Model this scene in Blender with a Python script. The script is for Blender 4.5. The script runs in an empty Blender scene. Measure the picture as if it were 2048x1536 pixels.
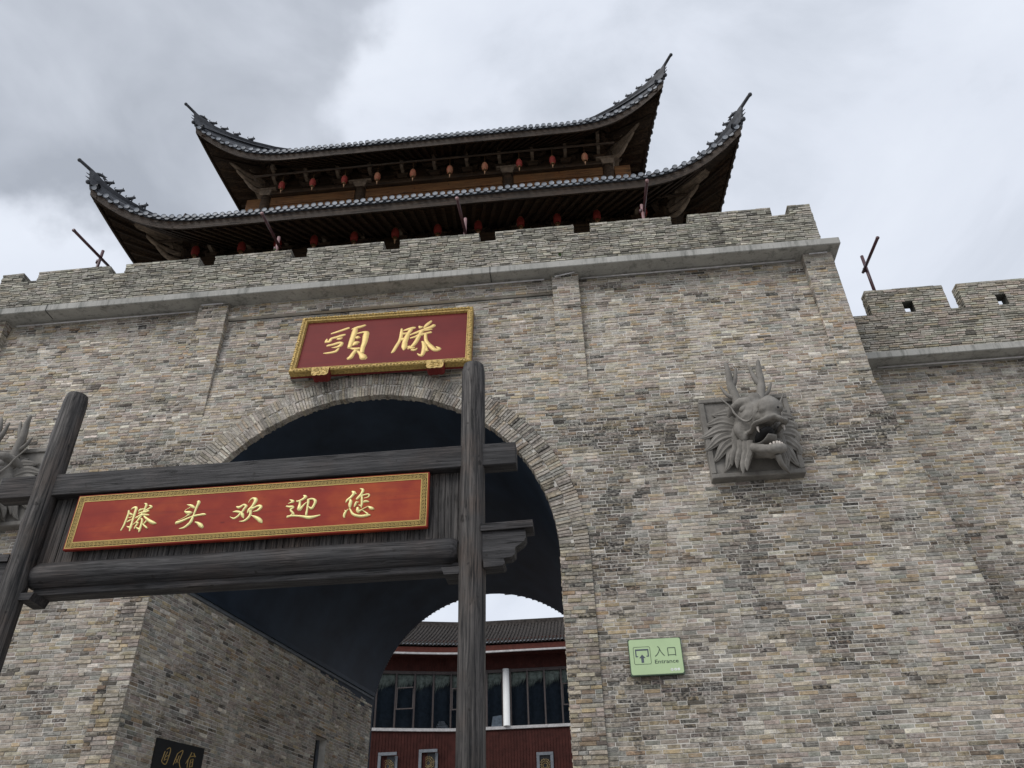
import bpy, bmesh, math, random
from mathutils import Vector, Matrix, noise as mnoise
from math import radians, sin, cos, pi, sqrt, hypot, atan2

scene = bpy.context.scene
COL = scene.collection

# ------------------------------------------------------------------ camera
CAM_F, CAM_PITCH, CAM_YAW, CAM_ROLL = 1639.0, 35.04, 4.725, -1.617
def cam_axes():
    p, y, r = radians(CAM_PITCH), radians(CAM_YAW), radians(CAM_ROLL)
    fw = Vector((-sin(y) * cos(p), cos(y) * cos(p), sin(p)))
    rt = Vector((cos(y), sin(y), 0))
    up = rt.cross(fw)
    return cos(r) * rt + sin(r) * up, -sin(r) * rt + cos(r) * up, fw
RT, UP, FW = cam_axes()
EYE = Vector((0, 0, 1.6))
cam_data = bpy.data.cameras.new('camera')
cam = bpy.data.objects.new('camera', cam_data)
COL.objects.link(cam)
cam_data.sensor_fit = 'HORIZONTAL'
cam_data.sensor_width = 36.0
cam_data.lens = CAM_F * 36.0 / 2048.0
cam_data.clip_start = 0.05
cam_data.clip_end = 3000
m = Matrix((RT, UP, -FW)).transposed().to_4x4()
m.translation = EYE
cam.matrix_world = m
scene.camera = cam

# ------------------------------------------------------------------ sky, sun, exposure
SUN_DIR = Vector((-0.46, -0.52, 0.72)).normalized()      # from the place towards the veiled sun
world = bpy.data.worlds.new('World')
scene.world = world
world.use_nodes = True
def build_world():
    nt = world.node_tree
    nt.nodes.clear()
    N = nt.nodes.new
    L = nt.links.new
    out = N('ShaderNodeOutputWorld')
    sky = N('ShaderNodeTexSky')
    sky.sky_type = 'NISHITA'
    sky.sun_disc = False
    sky.sun_elevation = math.asin(SUN_DIR.z)
    sky.sun_rotation = atan2(SUN_DIR.x, SUN_DIR.y)
    sky.dust_density = 2.0
    bsky = N('ShaderNodeBackground'); bsky.inputs['Strength'].default_value = 0.10
    L(sky.outputs[0], bsky.inputs['Color'])
    tc = N('ShaderNodeTexCoord')
    mp = N('ShaderNodeMapping'); mp.inputs['Scale'].default_value = (1.0, 1.0, 1.7)
    mp.inputs['Location'].default_value = (0.35, 0.1, 0.0)
    L(tc.outputs['Generated'], mp.inputs['Vector'])
    n1 = N('ShaderNodeTexNoise'); n1.inputs['Scale'].default_value = 2.3
    n1.inputs['Detail'].default_value = 7; n1.inputs['Roughness'].default_value = 0.55
    n1.inputs['Distortion'].default_value = 0.35
    L(mp.outputs[0], n1.inputs['Vector'])
    # one heavy grey cloud up to the left of the tower
    nv = N('ShaderNodeVectorMath'); nv.operation = 'NORMALIZE'
    L(tc.outputs['Generated'], nv.inputs[0])
    dt = N('ShaderNodeVectorMath'); dt.operation = 'DISTANCE'
    dt.inputs[1].default_value = CLOUD_DIR
    L(nv.outputs[0], dt.inputs[0])
    n2 = N('ShaderNodeTexNoise'); n2.inputs['Scale'].default_value = 6.0
    n2.inputs['Detail'].default_value = 6
    L(tc.outputs['Generated'], n2.inputs['Vector'])
    ad = N('ShaderNodeMath'); ad.operation = 'MULTIPLY_ADD'
    L(n2.outputs['Fac'], ad.inputs[0]); ad.inputs[1].default_value = 0.36
    L(dt.outputs['Value'], ad.inputs[2])
    mr = N('ShaderNodeMapRange'); mr.interpolation_type = 'SMOOTHSTEP'
    mr.inputs['From Min'].default_value = 0.385; mr.inputs['From Max'].default_value = 0.455
    mr.inputs['To Min'].default_value = 1.0; mr.inputs['To Max'].default_value = 0.0
    L(ad.outputs[0], mr.inputs['Value'])
    rmp = N('ShaderNodeValToRGB')
    e = rmp.color_ramp.elements
    e[0].position = 0.30; e[0].color = (0.45, 0.485, 0.545, 1)
    e[1].position = 0.60; e[1].color = (0.645, 0.68, 0.745, 1)
    k = e.new(0.45); k.color = (0.585, 0.62, 0.69, 1)
    L(n1.outputs['Fac'], rmp.inputs['Fac'])
    mx = N('ShaderNodeMix'); mx.data_type = 'RGBA'
    mx.inputs['B'].default_value = (0.315, 0.34, 0.385, 1)
    vr = N('ShaderNodeMapRange'); vr.inputs['From Min'].default_value = 0.33; vr.inputs['From Max'].default_value = 0.62
    vr.inputs['To Min'].default_value = 0.98; vr.inputs['To Max'].default_value = 0.50
    n3 = N('ShaderNodeTexNoise'); n3.inputs['Scale'].default_value = 4.2; n3.inputs['Detail'].default_value = 6; n3.inputs['Distortion'].default_value = .4
    L(mp.outputs[0], n3.inputs['Vector']); L(n3.outputs['Fac'], vr.inputs['Value'])
    mu = N('ShaderNodeMath'); mu.operation = 'MULTIPLY'
    L(vr.outputs[0], mu.inputs[1])
    L(mr.outputs[0], mu.inputs[0])
    L(mu.outputs[0], mx.inputs['Factor']); L(rmp.outputs[0], mx.inputs['A'])
    bcl = N('ShaderNodeBackground'); bcl.inputs['Strength'].default_value = 1.0
    L(mx.outputs['Result'], bcl.inputs['Color'])
    ms = N('ShaderNodeMixShader'); ms.inputs[0].default_value = 0.92
    L(bsky.outputs[0], ms.inputs[1]); L(bcl.outputs[0], ms.inputs[2])
    L(ms.outputs[0], out.inputs['Surface'])
CLOUD_DIR = (FW + RT * ((300 - 1024) / CAM_F) - UP * ((70 - 768) / CAM_F)).normalized()
build_world()
sun_data = bpy.data.lights.new('sun', 'SUN')
sun_data.energy = 1.5
sun_data.angle = radians(35)
sun_data.color = (1.0, 0.965, 0.92)
sun = bpy.data.objects.new('sun', sun_data)
COL.objects.link(sun)
sun.rotation_euler = SUN_DIR.to_track_quat('Z', 'Y').to_euler()
scene.view_settings.view_transform = 'Standard'
scene.view_settings.look = 'None'
scene.view_settings.exposure = 0.45
scene.view_settings.gamma = 1.0
scene.view_settings.use_curve_mapping = False
scene.cycles.max_bounces = 6

# ------------------------------------------------------------------ helpers
rng = random.Random(7)

class MB:
    """collects faces of one mesh object"""
    def __init__(s):
        s.v = []; s.f = []; s.m = []; s.t = []; s.sm = []
    def add(s, verts, faces, mat=0, tint=None, smooth=False):
        o = len(s.v)
        s.v.extend(verts)
        for fc in faces:
            s.f.append(tuple(i + o for i in fc)); s.m.append(mat); s.t.append(tint); s.sm.append(smooth)
    def box(s, a, b, mat=0, tint=None):
        (x0, y0, z0), (x1, y1, z1) = a, b
        s.hexa([(x0, y0, z0), (x1, y0, z0), (x1, y1, z0), (x0, y1, z0), (x0, y0, z1), (x1, y0, z1), (x1, y1, z1), (x0, y1, z1)], mat, tint)
    def hexa(s, p, mat=0, tint=None):
        s.add(p, [(3, 2, 1, 0), (4, 5, 6, 7), (0, 1, 5, 4), (1, 2, 6, 5), (2, 3, 7, 6), (3, 0, 4, 7)], mat, tint)
    def bbox(s, a, b, bev, mat=0):
        """box with chamfered edges"""
        bm = bmesh.new()
        bmesh.ops.create_cube(bm, size=1)
        c = [(a[i] + b[i]) / 2 for i in range(3)]; d = [abs(b[i] - a[i]) for i in range(3)]
        for v in bm.verts:
            v.co = Vector((c[0] + v.co.x * d[0], c[1] + v.co.y * d[1], c[2] + v.co.z * d[2]))
        bmesh.ops.bevel(bm, geom=bm.edges[:], offset=bev, segments=1, affect='EDGES')
        s.frombm(bm, mat)
    def frombm(s, bm, mat=0, smooth=False, mtx=None):
        bm.verts.index_update()
        vs = [tuple((mtx @ v.co) if mtx else v.co) for v in bm.verts]
        s.add(vs, [tuple(v.index for v in f.verts) for f in bm.faces], mat, None, smooth)
        bm.free()
    def sphere(s, c, r, mat=0, seg=12, rings=8, smooth=True):
        if not hasattr(r, '__len__'): r = (r, r, r)
        vs = [(c[0], c[1], c[2] + r[2])]
        for i in range(1, rings):
            a = pi * i / rings
            for j in range(seg):
                b = 2 * pi * j / seg
                vs.append((c[0] + r[0] * sin(a) * cos(b), c[1] + r[1] * sin(a) * sin(b), c[2] + r[2] * cos(a)))
        vs.append((c[0], c[1], c[2] - r[2]))
        fs = []
        for j in range(seg):
            fs.append((0, 1 + j, 1 + (j + 1) % seg))
            for i in range(rings - 2):
                p, q = 1 + i * seg, 1 + (i + 1) * seg
                fs.append((p + j, q + j, q + (j + 1) % seg, p + (j + 1) % seg))
            p = 1 + (rings - 2) * seg
            fs.append((p + j, len(vs) - 1, p + (j + 1) % seg))
        s.add(vs, fs, mat, None, smooth)
    def tube(s, pts, rad, seg=8, mat=0, smooth=True, flat=1.0, nrm=None, groove=0.0):
        """swept round section; flat < 1 squeezes it along nrm"""
        P = [Vector(p) for p in pts]; n = len(P)
        if not hasattr(rad, '__len__'): rad = [rad] * n
        ref = Vector(nrm) if nrm else None
        rings = []
        for i in range(n):
            t = (P[min(i + 1, n - 1)] - P[max(i - 1, 0)])
            t = t.normalized() if t.length > 1e-9 else Vector((0, 0, 1))
            if ref is None:
                ref = Vector((0, 0, 1)) if abs(t.z) < .9 else Vector((1, 0, 0))
            a = t.cross(ref)
            a = a.normalized() if a.length > 1e-6 else t.orthogonal().normalized()
            b = a.cross(t).normalized()
            if not nrm: ref = b
            g_ = [1 + groove * (j % 2) for j in range(seg)]
            rings.append([tuple(P[i] + a * (rad[i] * g_[j] ** .3 * cos(2 * pi * j / seg)) + b * (rad[i] * g_[j] * flat * sin(2 * pi * j / seg))) for j in range(seg)])
        vs = [v for r in rings for v in r]
        fs = []
        for i in range(n - 1):
            for j in range(seg):
                k = (j + 1) % seg
                fs.append((i * seg + j, i * seg + k, (i + 1) * seg + k, (i + 1) * seg + j))
        fs.append(tuple(range(seg - 1, -1, -1))); fs.append(tuple((n - 1) * seg + j for j in range(seg)))
        s.add(vs, fs, mat, None, smooth)
    def prism(s, poly, fn, d0, d1, mat=0):
        """poly of (a,b) extruded between depths d0 and d1 through fn(a,b,d)"""
        n = len(poly)
        vs = [fn(a, b, d0) for a, b in poly] + [fn(a, b, d1) for a, b in poly]
        fs = [tuple(range(n)), tuple(range(2 * n - 1, n - 1, -1))]
        for i in range(n):
            j = (i + 1) % n
            fs.append((i, n + i, n + j, j))
        s.add(vs, fs, mat)
    def lathe(s, prof, c, seg=16, mat=0, smooth=True):
        vs = []
        for r, z in prof:
            for j in range(seg):
                vs.append((c[0] + r * cos(2 * pi * j / seg), c[1] + r * sin(2 * pi * j / seg), c[2] + z))
        fs = []
        for i in range(len(prof) - 1):
            for j in range(seg):
                k = (j + 1) % seg
                fs.append((i * seg + j, i * seg + k, (i + 1) * seg + k, (i + 1) * seg + j))
        fs.append(tuple(range(seg))); fs.append(tuple((len(prof) - 1) * seg + j for j in range(seg)))
        s.add(vs, fs, mat, None, smooth)
    def mesh(s, name, mats, off=None):
        me = bpy.data.meshes.new(name)
        vs = s.v if off is None else [(a - off[0], b - off[1], c - off[2]) for a, b, c in s.v]
        me.from_pydata(vs, [], s.f)
        for mt in mats: me.materials.append(mt)
        if len(mats) > 1: me.polygons.foreach_set('material_index', s.m)
        if any(s.sm): me.polygons.foreach_set('use_smooth', s.sm)
        if any(t is not None for t in s.t):
            at = me.attributes.new('tint', 'FLOAT_COLOR', 'FACE')
            buf = []
            for t in s.t: buf.extend(t if t is not None else (.3, .3, .3, 0))
            at.data.foreach_set('color', buf)
        me.update()
        return me
    def build(s, name, mats, parent=None, off=None, kind=None):
        if not isinstance(mats, (list, tuple)): mats = [mats]
        o = bpy.data.objects.new(name, s.mesh(name, mats, off))
        COL.objects.link(o)
        if off is not None: o.location = off
        WL[o.name] = off if off is not None else (0, 0, 0)
        if parent is not None:
            o.parent = parent
            o.matrix_parent_inverse = Matrix.Translation(-world_loc(parent))
        if kind: o['kind'] = kind
        return o

WL = {}
def world_loc(o):
    return Vector(WL.get(o.name, (0, 0, 0)))

def thing(name, label, cat, loc=(0, 0, 0), group=None):
    o = bpy.data.objects.new(name, None)
    COL.objects.link(o)
    o.location = loc
    WL[o.name] = loc
    o.empty_display_size = .2
    return tag(o, label, cat, group)
def tag(o, label, cat, group=None):
    o['label'] = label; o['category'] = cat
    if group: o['group'] = group
    return o
def struct(o):
    o['kind'] = 'structure'
    return o
def place(name, me, parent, mtx):
    """one more object on shared mesh data"""
    o = bpy.data.objects.new(name, me)
    COL.objects.link(o)
    o.parent = parent
    o.matrix_parent_inverse = Matrix.Translation(-world_loc(parent))
    o.matrix_basis = mtx
    return o
def copy_tree(o, delta, parent=None):
    c = o.copy(); COL.objects.link(c)
    if parent is None:
        c.location = Vector(o.location) + Vector(delta)
    else:
        c.parent = parent
        c.matrix_parent_inverse = o.matrix_parent_inverse.copy()
    for ch in list(o.children): copy_tree(ch, delta, c)
    return c
def spline(pts, n=6):
    """Catmull-Rom through tuples of any size"""
    out = []
    N = len(pts)
    for i in range(N - 1):
        p0, p1, p2, p3 = pts[max(i - 1, 0)], pts[i], pts[i + 1], pts[min(i + 2, N - 1)]
        for k in range(n):
            t = k / n
            out.append(tuple(0.5 * ((2 * b) + (c - a) * t + (2 * a - 5 * b + 4 * c - d) * t * t + (-a + 3 * b - 3 * c + d) * t ** 3) for a, b, c, d in zip(p0, p1, p2, p3)))
    out.append(tuple(pts[-1]))
    return out
def dist_to_eye(p): return (Vector(p) - EYE).length
def pixel(p):
    d = Vector(p) - EYE
    z = d.dot(FW)
    if z <= 0: return (-9e9, -9e9)
    return (1024 + CAM_F * d.dot(RT) / z, 768 - CAM_F * d.dot(UP) / z)

# ------------------------------------------------------------------ materials
class NT:
    def __init__(s, name):
        s.mat = bpy.data.materials.new(name); s.mat.use_nodes = True
        s.nt = s.mat.node_tree; s.nt.nodes.clear()
        s.out = s.n('ShaderNodeOutputMaterial')
        s.b = s.n('ShaderNodeBsdfPrincipled')
        s.l(s.b.outputs[0], s.out.inputs['Surface'])
        s.tc = None
    def n(s, t): return s.nt.nodes.new(t)
    def l(s, a, b): s.nt.links.new(a, b)
    def coord(s, scale=(1, 1, 1), loc=(0, 0, 0)):
        g = s.n('ShaderNodeNewGeometry')
        mp = s.n('ShaderNodeMapping'); mp.inputs['Scale'].default_value = scale; mp.inputs['Location'].default_value = loc
        s.l(g.outputs['Position'], mp.inputs['Vector'])
        return mp.outputs[0]
    def noise(s, scale, detail=4, rough=.55, sc=(1, 1, 1), loc=(0, 0, 0), dist=0.0):
        t = s.n('ShaderNodeTexNoise'); t.inputs['Scale'].default_value = scale; t.inputs['Detail'].default_value = detail
        t.inputs['Roughness'].default_value = rough; t.inputs['Distortion'].default_value = dist
        s.l(s.coord(sc, loc), t.inputs['Vector'])
        return t.outputs['Fac']
    def math(s, op, a, b=None, clamp=False):
        m_ = s.n('ShaderNodeMath'); m_.operation = op; m_.use_clamp = clamp
        for i, x in enumerate((a, b)):
            if x is None: continue
            if isinstance(x, (int, float)): m_.inputs[i].default_value = x
            else: s.l(x, m_.inputs[i])
        return m_.outputs[0]
    def rng(s, v, a, b, c=0.0, d=1.0):
        r = s.n('ShaderNodeMapRange'); r.inputs['From Min'].default_value = a; r.inputs['From Max'].default_value = b
        r.inputs['To Min'].default_value = c; r.inputs['To Max'].default_value = d
        s.l(v, r.inputs['Value']); return r.outputs[0]
    def ramp(s, v, stops):
        r = s.n('ShaderNodeValToRGB'); e = r.color_ramp.elements
        e[0].position, e[0].color = stops[0][0], (*stops[0][1], 1)
        e[1].position, e[1].color = stops[-1][0], (*stops[-1][1], 1)
        for p, c in stops[1:-1]:
            k = e.new(p); k.color = (*c, 1)
        s.l(v, r.inputs['Fac']); return r.outputs[0]
    def mix(s, f, a, b, mode='MIX'):
        m_ = s.n('ShaderNodeMix'); m_.data_type = 'RGBA'; m_.blend_type = mode
        for k, x in (('Factor', f), ('A', a), ('B', b)):
            i = m_.inputs[k] if k != 'Factor' else m_.inputs['Factor']
            if isinstance(x, (int, float)): i.default_value = x
            elif isinstance(x, tuple): i.default_value = (*x, 1) if len(x) == 3 else x
            else: s.l(x, i)
        return m_.outputs['Result']
    def color(s, c):
        if isinstance(c, tuple): s.b.inputs['Base Color'].default_value = (*c, 1)
        else: s.l(c, s.b.inputs['Base Color'])
    def rough(s, r, spec=None):
        if isinstance(r, (int, float)): s.b.inputs['Roughness'].default_value = r
        else: s.l(r, s.b.inputs['Roughness'])
        if spec is not None: s.b.inputs['Specular IOR Level'].default_value = spec
    def bump(s, h, strength=.3, dist=.01):
        b = s.n('ShaderNodeBump'); b.inputs['Strength'].default_value = strength; b.inputs['Distance'].default_value = dist
        s.l(h, b.inputs['Height']); s.l(b.outputs[0], s.b.inputs['Normal'])

def m_brick():
    k = NT('old_brick')
    at = k.n('ShaderNodeAttribute'); at.attribute_name = 'tint'
    tint, stain = at.outputs['Color'], at.outputs['Alpha']
    n1 = k.noise(11, 5, .62, (1, 1, 2.2))
    n2 = k.noise(70, 3, .6)
    n3 = k.noise(4.2, 6, .66, (1, 1, 1.8), (3, 7, 1), .4)
    n4 = k.noise(23, 4, .65, (1, 1, 1.6), (9, 2, 4))
    c = k.mix(1.0, tint, k.ramp(n1, [(.26, (.50, .48, .45)), (.50, (1, 1, .98)), (.74, (1.42, 1.38, 1.32))]), 'MULTIPLY')
    c = k.mix(k.rng(n2, .42, .72, 0, .5), c, (.06, .052, .045))
    lime = k.math('MULTIPLY', k.rng(n3, .52, .66), k.rng(n4, .40, .60))
    c = k.mix(k.math('MULTIPLY', lime, .72), c, (.58, .55, .51))
    n5 = k.noise(1.0, 5, .62, (2.6, 2.6, .42), (5, 1, 2), .3)         # long pale run-off streaks
    n6 = k.noise(1.0, 5, .65, (3.4, 3.4, .55), (1, 8, 6), .3)         # long dark run-off streaks
    n7 = k.noise(.55, 4, .6, (1, 1, 1.2), (2, 4, 8))                  # where the wall is damp
    c = k.mix(k.math('MULTIPLY', k.math('MULTIPLY', k.rng(n5, .55, .68), k.rng(n4, .34, .60)), .55), c, (.56, .53, .485))
    c = k.mix(k.math('MULTIPLY', k.math('MULTIPLY', k.rng(n6, .52, .66), k.rng(n7, .44, .60)), k.rng(n4, .66, .36, .15, .85)), c, (.045, .040, .035))
    soot = k.math('MULTIPLY', k.math('MULTIPLY', stain, 1.35, True), k.rng(n4, .64, .40, .30, 1.0))
    c = k.mix(soot, c, (.030, .028, .026))
    k.color(c); k.rough(.88, .25)
    k.bump(k.math('ADD', n2, k.math('MULTIPLY', n4, 1.3)), .55, .006)
    return k.mat
def m_mortar():
    k = NT('lime_mortar')
    n1 = k.noise(3.0, 5, .6); n2 = k.noise(60, 3)
    k.color(k.ramp(n1, [(.3, (.36, .34, .305)), (.55, (.56, .535, .49)), (.75, (.66, .635, .59))])); k.rough(.95, .2); k.bump(n2, .5, .004)
    return k.mat
def m_darkmortar():  # dark bed that shows in the parapet joints
    k = NT('dark_mortar')
    n1 = k.noise(2.5, 5, .6)
    k.color(k.ramp(n1, [(.3, (.035, .035, .03)), (.7, (.10, .098, .085))])); k.rough(.95, .2)
    return k.mat
def m_concrete():
    k = NT('grey_concrete')
    n1 = k.noise(1.6, 6, .65); st = k.noise(7, 5, .7, (1, 1, .12)); n2 = k.noise(45, 3)
    c = k.ramp(n1, [(.3, (.275, .272, .252)), (.6, (.365, .358, .332)), (.8, (.445, .432, .40))])
    st2 = k.noise(22, 4, .7, (1, 1, .10), (3, 3, 3))
    c = k.mix(k.rng(st, .50, .70, 0, .75), c, (.10, .103, .092))
    c = k.mix(k.rng(st2, .58, .72, 0, .6), c, (.07, .07, .062))
    k.color(c); k.rough(.85, .3); k.bump(n2, .25, .004)
    return k.mat
def m_slabstone():
    k = NT('cast_grey_stone')
    n1 = k.noise(2.6, 6, .65); n2 = k.noise(38, 4, .6); n3 = k.noise(5, 5, .7, (1, 1, .3), (2, 5, 0))
    c = k.ramp(n1, [(.3, (.115, .107, .095)), (.55, (.190, .178, .160)), (.8, (.275, .259, .235))])
    c = k.mix(k.rng(n3, .54, .74, 0, .5), c, (.06, .055, .05))
    c = k.mix(k.rng(n2, .62, .8, 0, .4), c, (.3, .29, .27))
    k.color(c); k.rough(.8, .3); k.bump(n2, .35, .006)
    return k.mat
def m_timber(axis, name, lo, hi, warm):
    k = NT(name)
    f = [26, 26, 26]; f[axis] = 1.1
    g = [90, 90, 90]; g[axis] = 2.2
    n1 = k.noise(1.0, 8, .72, tuple(f), (0, 0, 0), .9)
    n2 = k.noise(1.0, 3, .6, tuple(g))
    n3 = k.noise(1.7, 4, .6)
    c = k.ramp(n1, [(.36, lo), (.50, tuple((a + b) * .42 for a, b in zip(lo, hi))), (.64, hi)])
    c = k.mix(k.rng(n3, .50, .72, 0, .55), c, k.mix(1.0, c, warm, 'MULTIPLY'))
    c = k.mix(k.rng(n2, .42, .34, 0, .85), c, tuple(a * .35 for a in lo))
    ck = [34, 34, 34]; ck[axis] = .55
    n4 = k.noise(1.0, 2, .45, tuple(ck), (7, 3, 5), .25)
    crack = k.rng(k.math('ABSOLUTE', k.math('SUBTRACT', n4, .5)), .020, .006, 0, 1)
    n5 = k.noise(2.4, 3, .6, (1, 1, 1), (4, 4, 1))
    crack = k.math('MULTIPLY', crack, k.rng(n5, .46, .58))
    c = k.mix(k.math('MULTIPLY', crack, .9), c, (.004, .004, .004))
    kn = k.noise(9, 2, .5, (1, 1, 1), (6, 2, 2))
    c = k.mix(k.rng(kn, .69, .74, 0, .8), c, (.008, .006, .005))
    k.color(c); k.rough(k.rng(n1, .3, .7, .70, .56), .3)
    k.bump(k.math('SUBTRACT', k.math('ADD', n1, k.math('MULTIPLY', n2, .8)), k.math('MULTIPLY', crack, 1.5)), .7, .007)
    return k.mat
def m_plain(name, c, r=.6, nscale=8, amt=.25, bump=0.0, spec=None, metal=0.0):
    k = NT(name)
    n1 = k.noise(nscale, 5, .6)
    k.color(k.mix(1.0, c, k.ramp(n1, [(.3, (1 - amt,) * 3), (.7, (1 + amt,) * 3)]), 'MULTIPLY'))
    k.rough(r, spec)
    k.b.inputs['Metallic'].default_value = metal
    if bump: k.bump(k.noise(nscale * 5, 3), bump, .004)
    return k.mat
def m_redboard():
    k = NT('red_lacquer_board')
    n1 = k.noise(1.0, 5, .6, (1.2, 1, 22), (0, 0, 0), .3); n2 = k.noise(1.3, 4, .6, (1, 1, 1.5)); n3 = k.noise(9, 3, .5, (.5, 1, 1), (4, 0, 3))
    c = k.ramp(n2, [(.3, (.19, .021, .017)), (.5, (.255, .034, .020)), (.68, (.35, .066, .023))])
    c = k.mix(k.rng(n1, .5, .7, 0, .35), c, (.13, .022, .022))
    c = k.mix(k.rng(n3, .70, .76, 0, .6), c, (.09, .012, .014))
    k.color(c); k.rough(.55, .12)
    return k.mat
def m_maroon():
    k = NT('maroon_lacquer')
    n1 = k.noise(1.0, 5, .6, (.8, 1, 18)); n2 = k.noise(1.2, 4)
    c = k.ramp(n2, [(.3, (.125, .020, .020)), (.7, (.170, .027, .024))])
    c = k.mix(k.rng(n1, .5, .75, 0, .3), c, (.08, .02, .022))
    k.color(c); k.rough(.6, .12)
    return k.mat
def m_gold(name, c, carved):
    k = NT(name)
    n1 = k.noise(26 if carved else 14, 5, .6)
    k.color(k.ramp(n1, [(.3, tuple(x * .45 for x in c)) if carved else (.3, tuple(x * .85 for x in c)), (.55, c), (.8, tuple(min(1, x * 1.25) for x in c))]))
    k.rough(.5, .5); k.b.inputs['Metallic'].default_value = .25
    if carved: k.bump(n1, 1.0, .02)
    return k.mat
def m_glass():
    k = NT('window_glass')
    k.nt.nodes.remove(k.b)
    tr = k.n('ShaderNodeBsdfTransparent'); tr.inputs['Color'].default_value = (.72, .78, .84, 1)
    gl = k.n('ShaderNodeBsdfGlossy'); gl.inputs['Roughness'].default_value = .02; gl.inputs['Color'].default_value = (.85, .9, .95, 1)
    fr = k.n('ShaderNodeFresnel'); fr.inputs['IOR'].default_value = 1.5
    ms = k.n('ShaderNodeMixShader')
    k.l(fr.outputs[0], ms.inputs[0]); k.l(tr.outputs[0], ms.inputs[1]); k.l(gl.outputs[0], ms.inputs[2])
    k.l(ms.outputs[0], k.out.inputs['Surface'])
    return k.mat
def m_lantern(name, c, c2):
    k = NT(name)
    n1 = k.noise(5, 4)
    k.color(k.mix(k.rng(n1, .35, .65), c, c2)); k.rough(.7, .3)
    t = k.n('ShaderNodeBsdfTranslucent'); t.inputs['Color'].default_value = (*c, 1)
    ms = k.n('ShaderNodeMixShader'); ms.inputs[0].default_value = .35
    k.l(k.b.outputs[0], ms.inputs[1]); k.l(t.outputs[0], ms.inputs[2]); k.l(ms.outputs[0], k.out.inputs['Surface'])
    return k.mat
def m_ground():
    k = NT('stone_paving')
    br = k.n('ShaderNodeTexBrick'); br.inputs['Scale'].default_value = 1.6
    br.inputs['Color1'].default_value = (.27, .26, .245, 1); br.inputs['Color2'].default_value = (.33, .32, .30, 1); br.inputs['Mortar'].default_value = (.15, .145, .135, 1)
    br.inputs['Mortar Size'].default_value = .012
    k.l(k.coord(), br.inputs['Vector'])
    n1 = k.noise(1.1, 6)
    k.color(k.mix(1.0, br.outputs['Color'], k.ramp(n1, [(.3, (.8, .8, .8)), (.7, (1.15, 1.15, 1.15))]), 'MULTIPLY')); k.rough(.7)
    return k.mat

M = dict(
    brick=m_brick(), mortar=m_mortar(), dmortar=m_darkmortar(), concrete=m_concrete(), stone=m_slabstone(),
    timz=m_timber(2, 'weathered_timber_upright', (.0055, .0055, .0062), (.098, .089, .083), (1.4, .95, .66)),
    timx=m_timber(0, 'weathered_timber_level', (.0055, .0055, .0068), (.056, .054, .056), (1.35, .95, .72)),
    timd=m_timber(0, 'dark_eave_timber', (.017, .011, .007), (.092, .056, .031), (1.3, .95, .7)),
    timb=m_timber(0, 'brown_fascia_timber', (.018, .012, .008), (.060, .038, .023), (1.2, .9, .7)),
    timo=m_timber(0, 'orange_brown_board', (.10, .045, .018), (.24, .115, .042), (1.2, .85, .6)),
    tips=m_plain('worn_bracket_wood', (.165, .120, .082), .7, 9, .5),
    tile=m_plain('grey_roof_tile', (.040, .043, .050), .6, 7, .5, .4, .3),
    tileend=m_plain('pale_tile_end', (.155, .172, .195), .5, 5, .45, .3),
    tiledrip=m_plain('drip_tile_grey', (.105, .118, .135), .5, 5, .45, .3),
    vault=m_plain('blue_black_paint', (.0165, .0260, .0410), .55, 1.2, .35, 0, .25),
    trough=m_plain('pale_light_strip', (.42, .43, .43), .4),
    red=m_redboard(), maroon=m_maroon(),
    gold=m_gold('gold_leaf', (.62, .45, .16), False), goldc=m_gold('carved_gilding', (.48, .33, .10), True),
    goldp=m_gold('pale_gold_paint', (.76, .69, .30), False), goldl=m_gold('gold_line', (.46, .32, .09), False), goldk=m_plain('olive_gilt_ground', (.055, .036, .008), .6, 8, .25, 0, .15),
    goldd=m_plain('dull_gold_letter', (.30, .20, .06), .5),
    black=m_plain('black_signboard', (.006, .007, .009), .4), hole=m_plain('dark_recess', (.008, .008, .009), .8),
    lred=m_lantern('red_lantern_cloth', (.30, .042, .030), (.22, .026, .020)), lfade=m_lantern('faded_lantern_cloth', (.36, .115, .065), (.34, .17, .09)),
    lcap=m_plain('lantern_cap', (.16, .08, .03), .5), tassel=m_plain('pale_tassel', (.35, .2, .11), .8),
    pole=m_plain('maroon_pole_paint', (.060, .022, .026), .4), polep=m_plain('pinkish_pole_paint', (.21, .115, .115), .5),
    green=m_plain('green_sign_face', (.40, .525, .295), .45, 3, .05), dgreen=m_plain('dark_green_print', (.045, .075, .045), .5), white=m_plain('white_print', (.78, .8, .8), .5),
    greyprint=m_plain('slate_print', (.06, .075, .10), .5),
    redwall=m_plain('dark_red_cladding', (.048, .0145, .0115), .7, 3, .3, 0, .15), redtrim=m_plain('russet_eave_board', (.080, .021, .014), .65, 8, .25, 0, .2),
    mull=m_plain('bronze_mullion', (.050, .038, .036), .5), paletrim=m_plain('pale_grey_trim', (.42, .41, .41), .6), wcol=m_plain('white_column_paint', (.72, .73, .73), .5, 2, .05),
    greyframe=m_plain('slate_window_frame', (.13, .145, .165), .5), curtain=m_plain('blue_grey_curtain', (.065, .082, .100), .9), glass=m_glass(),
    pane_refl=m_plain('grey_green_reflection', (.42, .43, .34), .9, 7, .5), bamboo=m_plain('gold_lattice', (.22, .16, .07), .6), oldtile=m_plain('brown_grey_old_tile', (.044, .038, .034), .85, 9, .6, .6, .2),
    tooth=m_plain('pale_tooth', (.42, .38, .34), .6, 20, .3), ground=m_ground(), leaf=m_plain('weed_leaf', (.06, .11, .03), .7),
)
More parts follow.
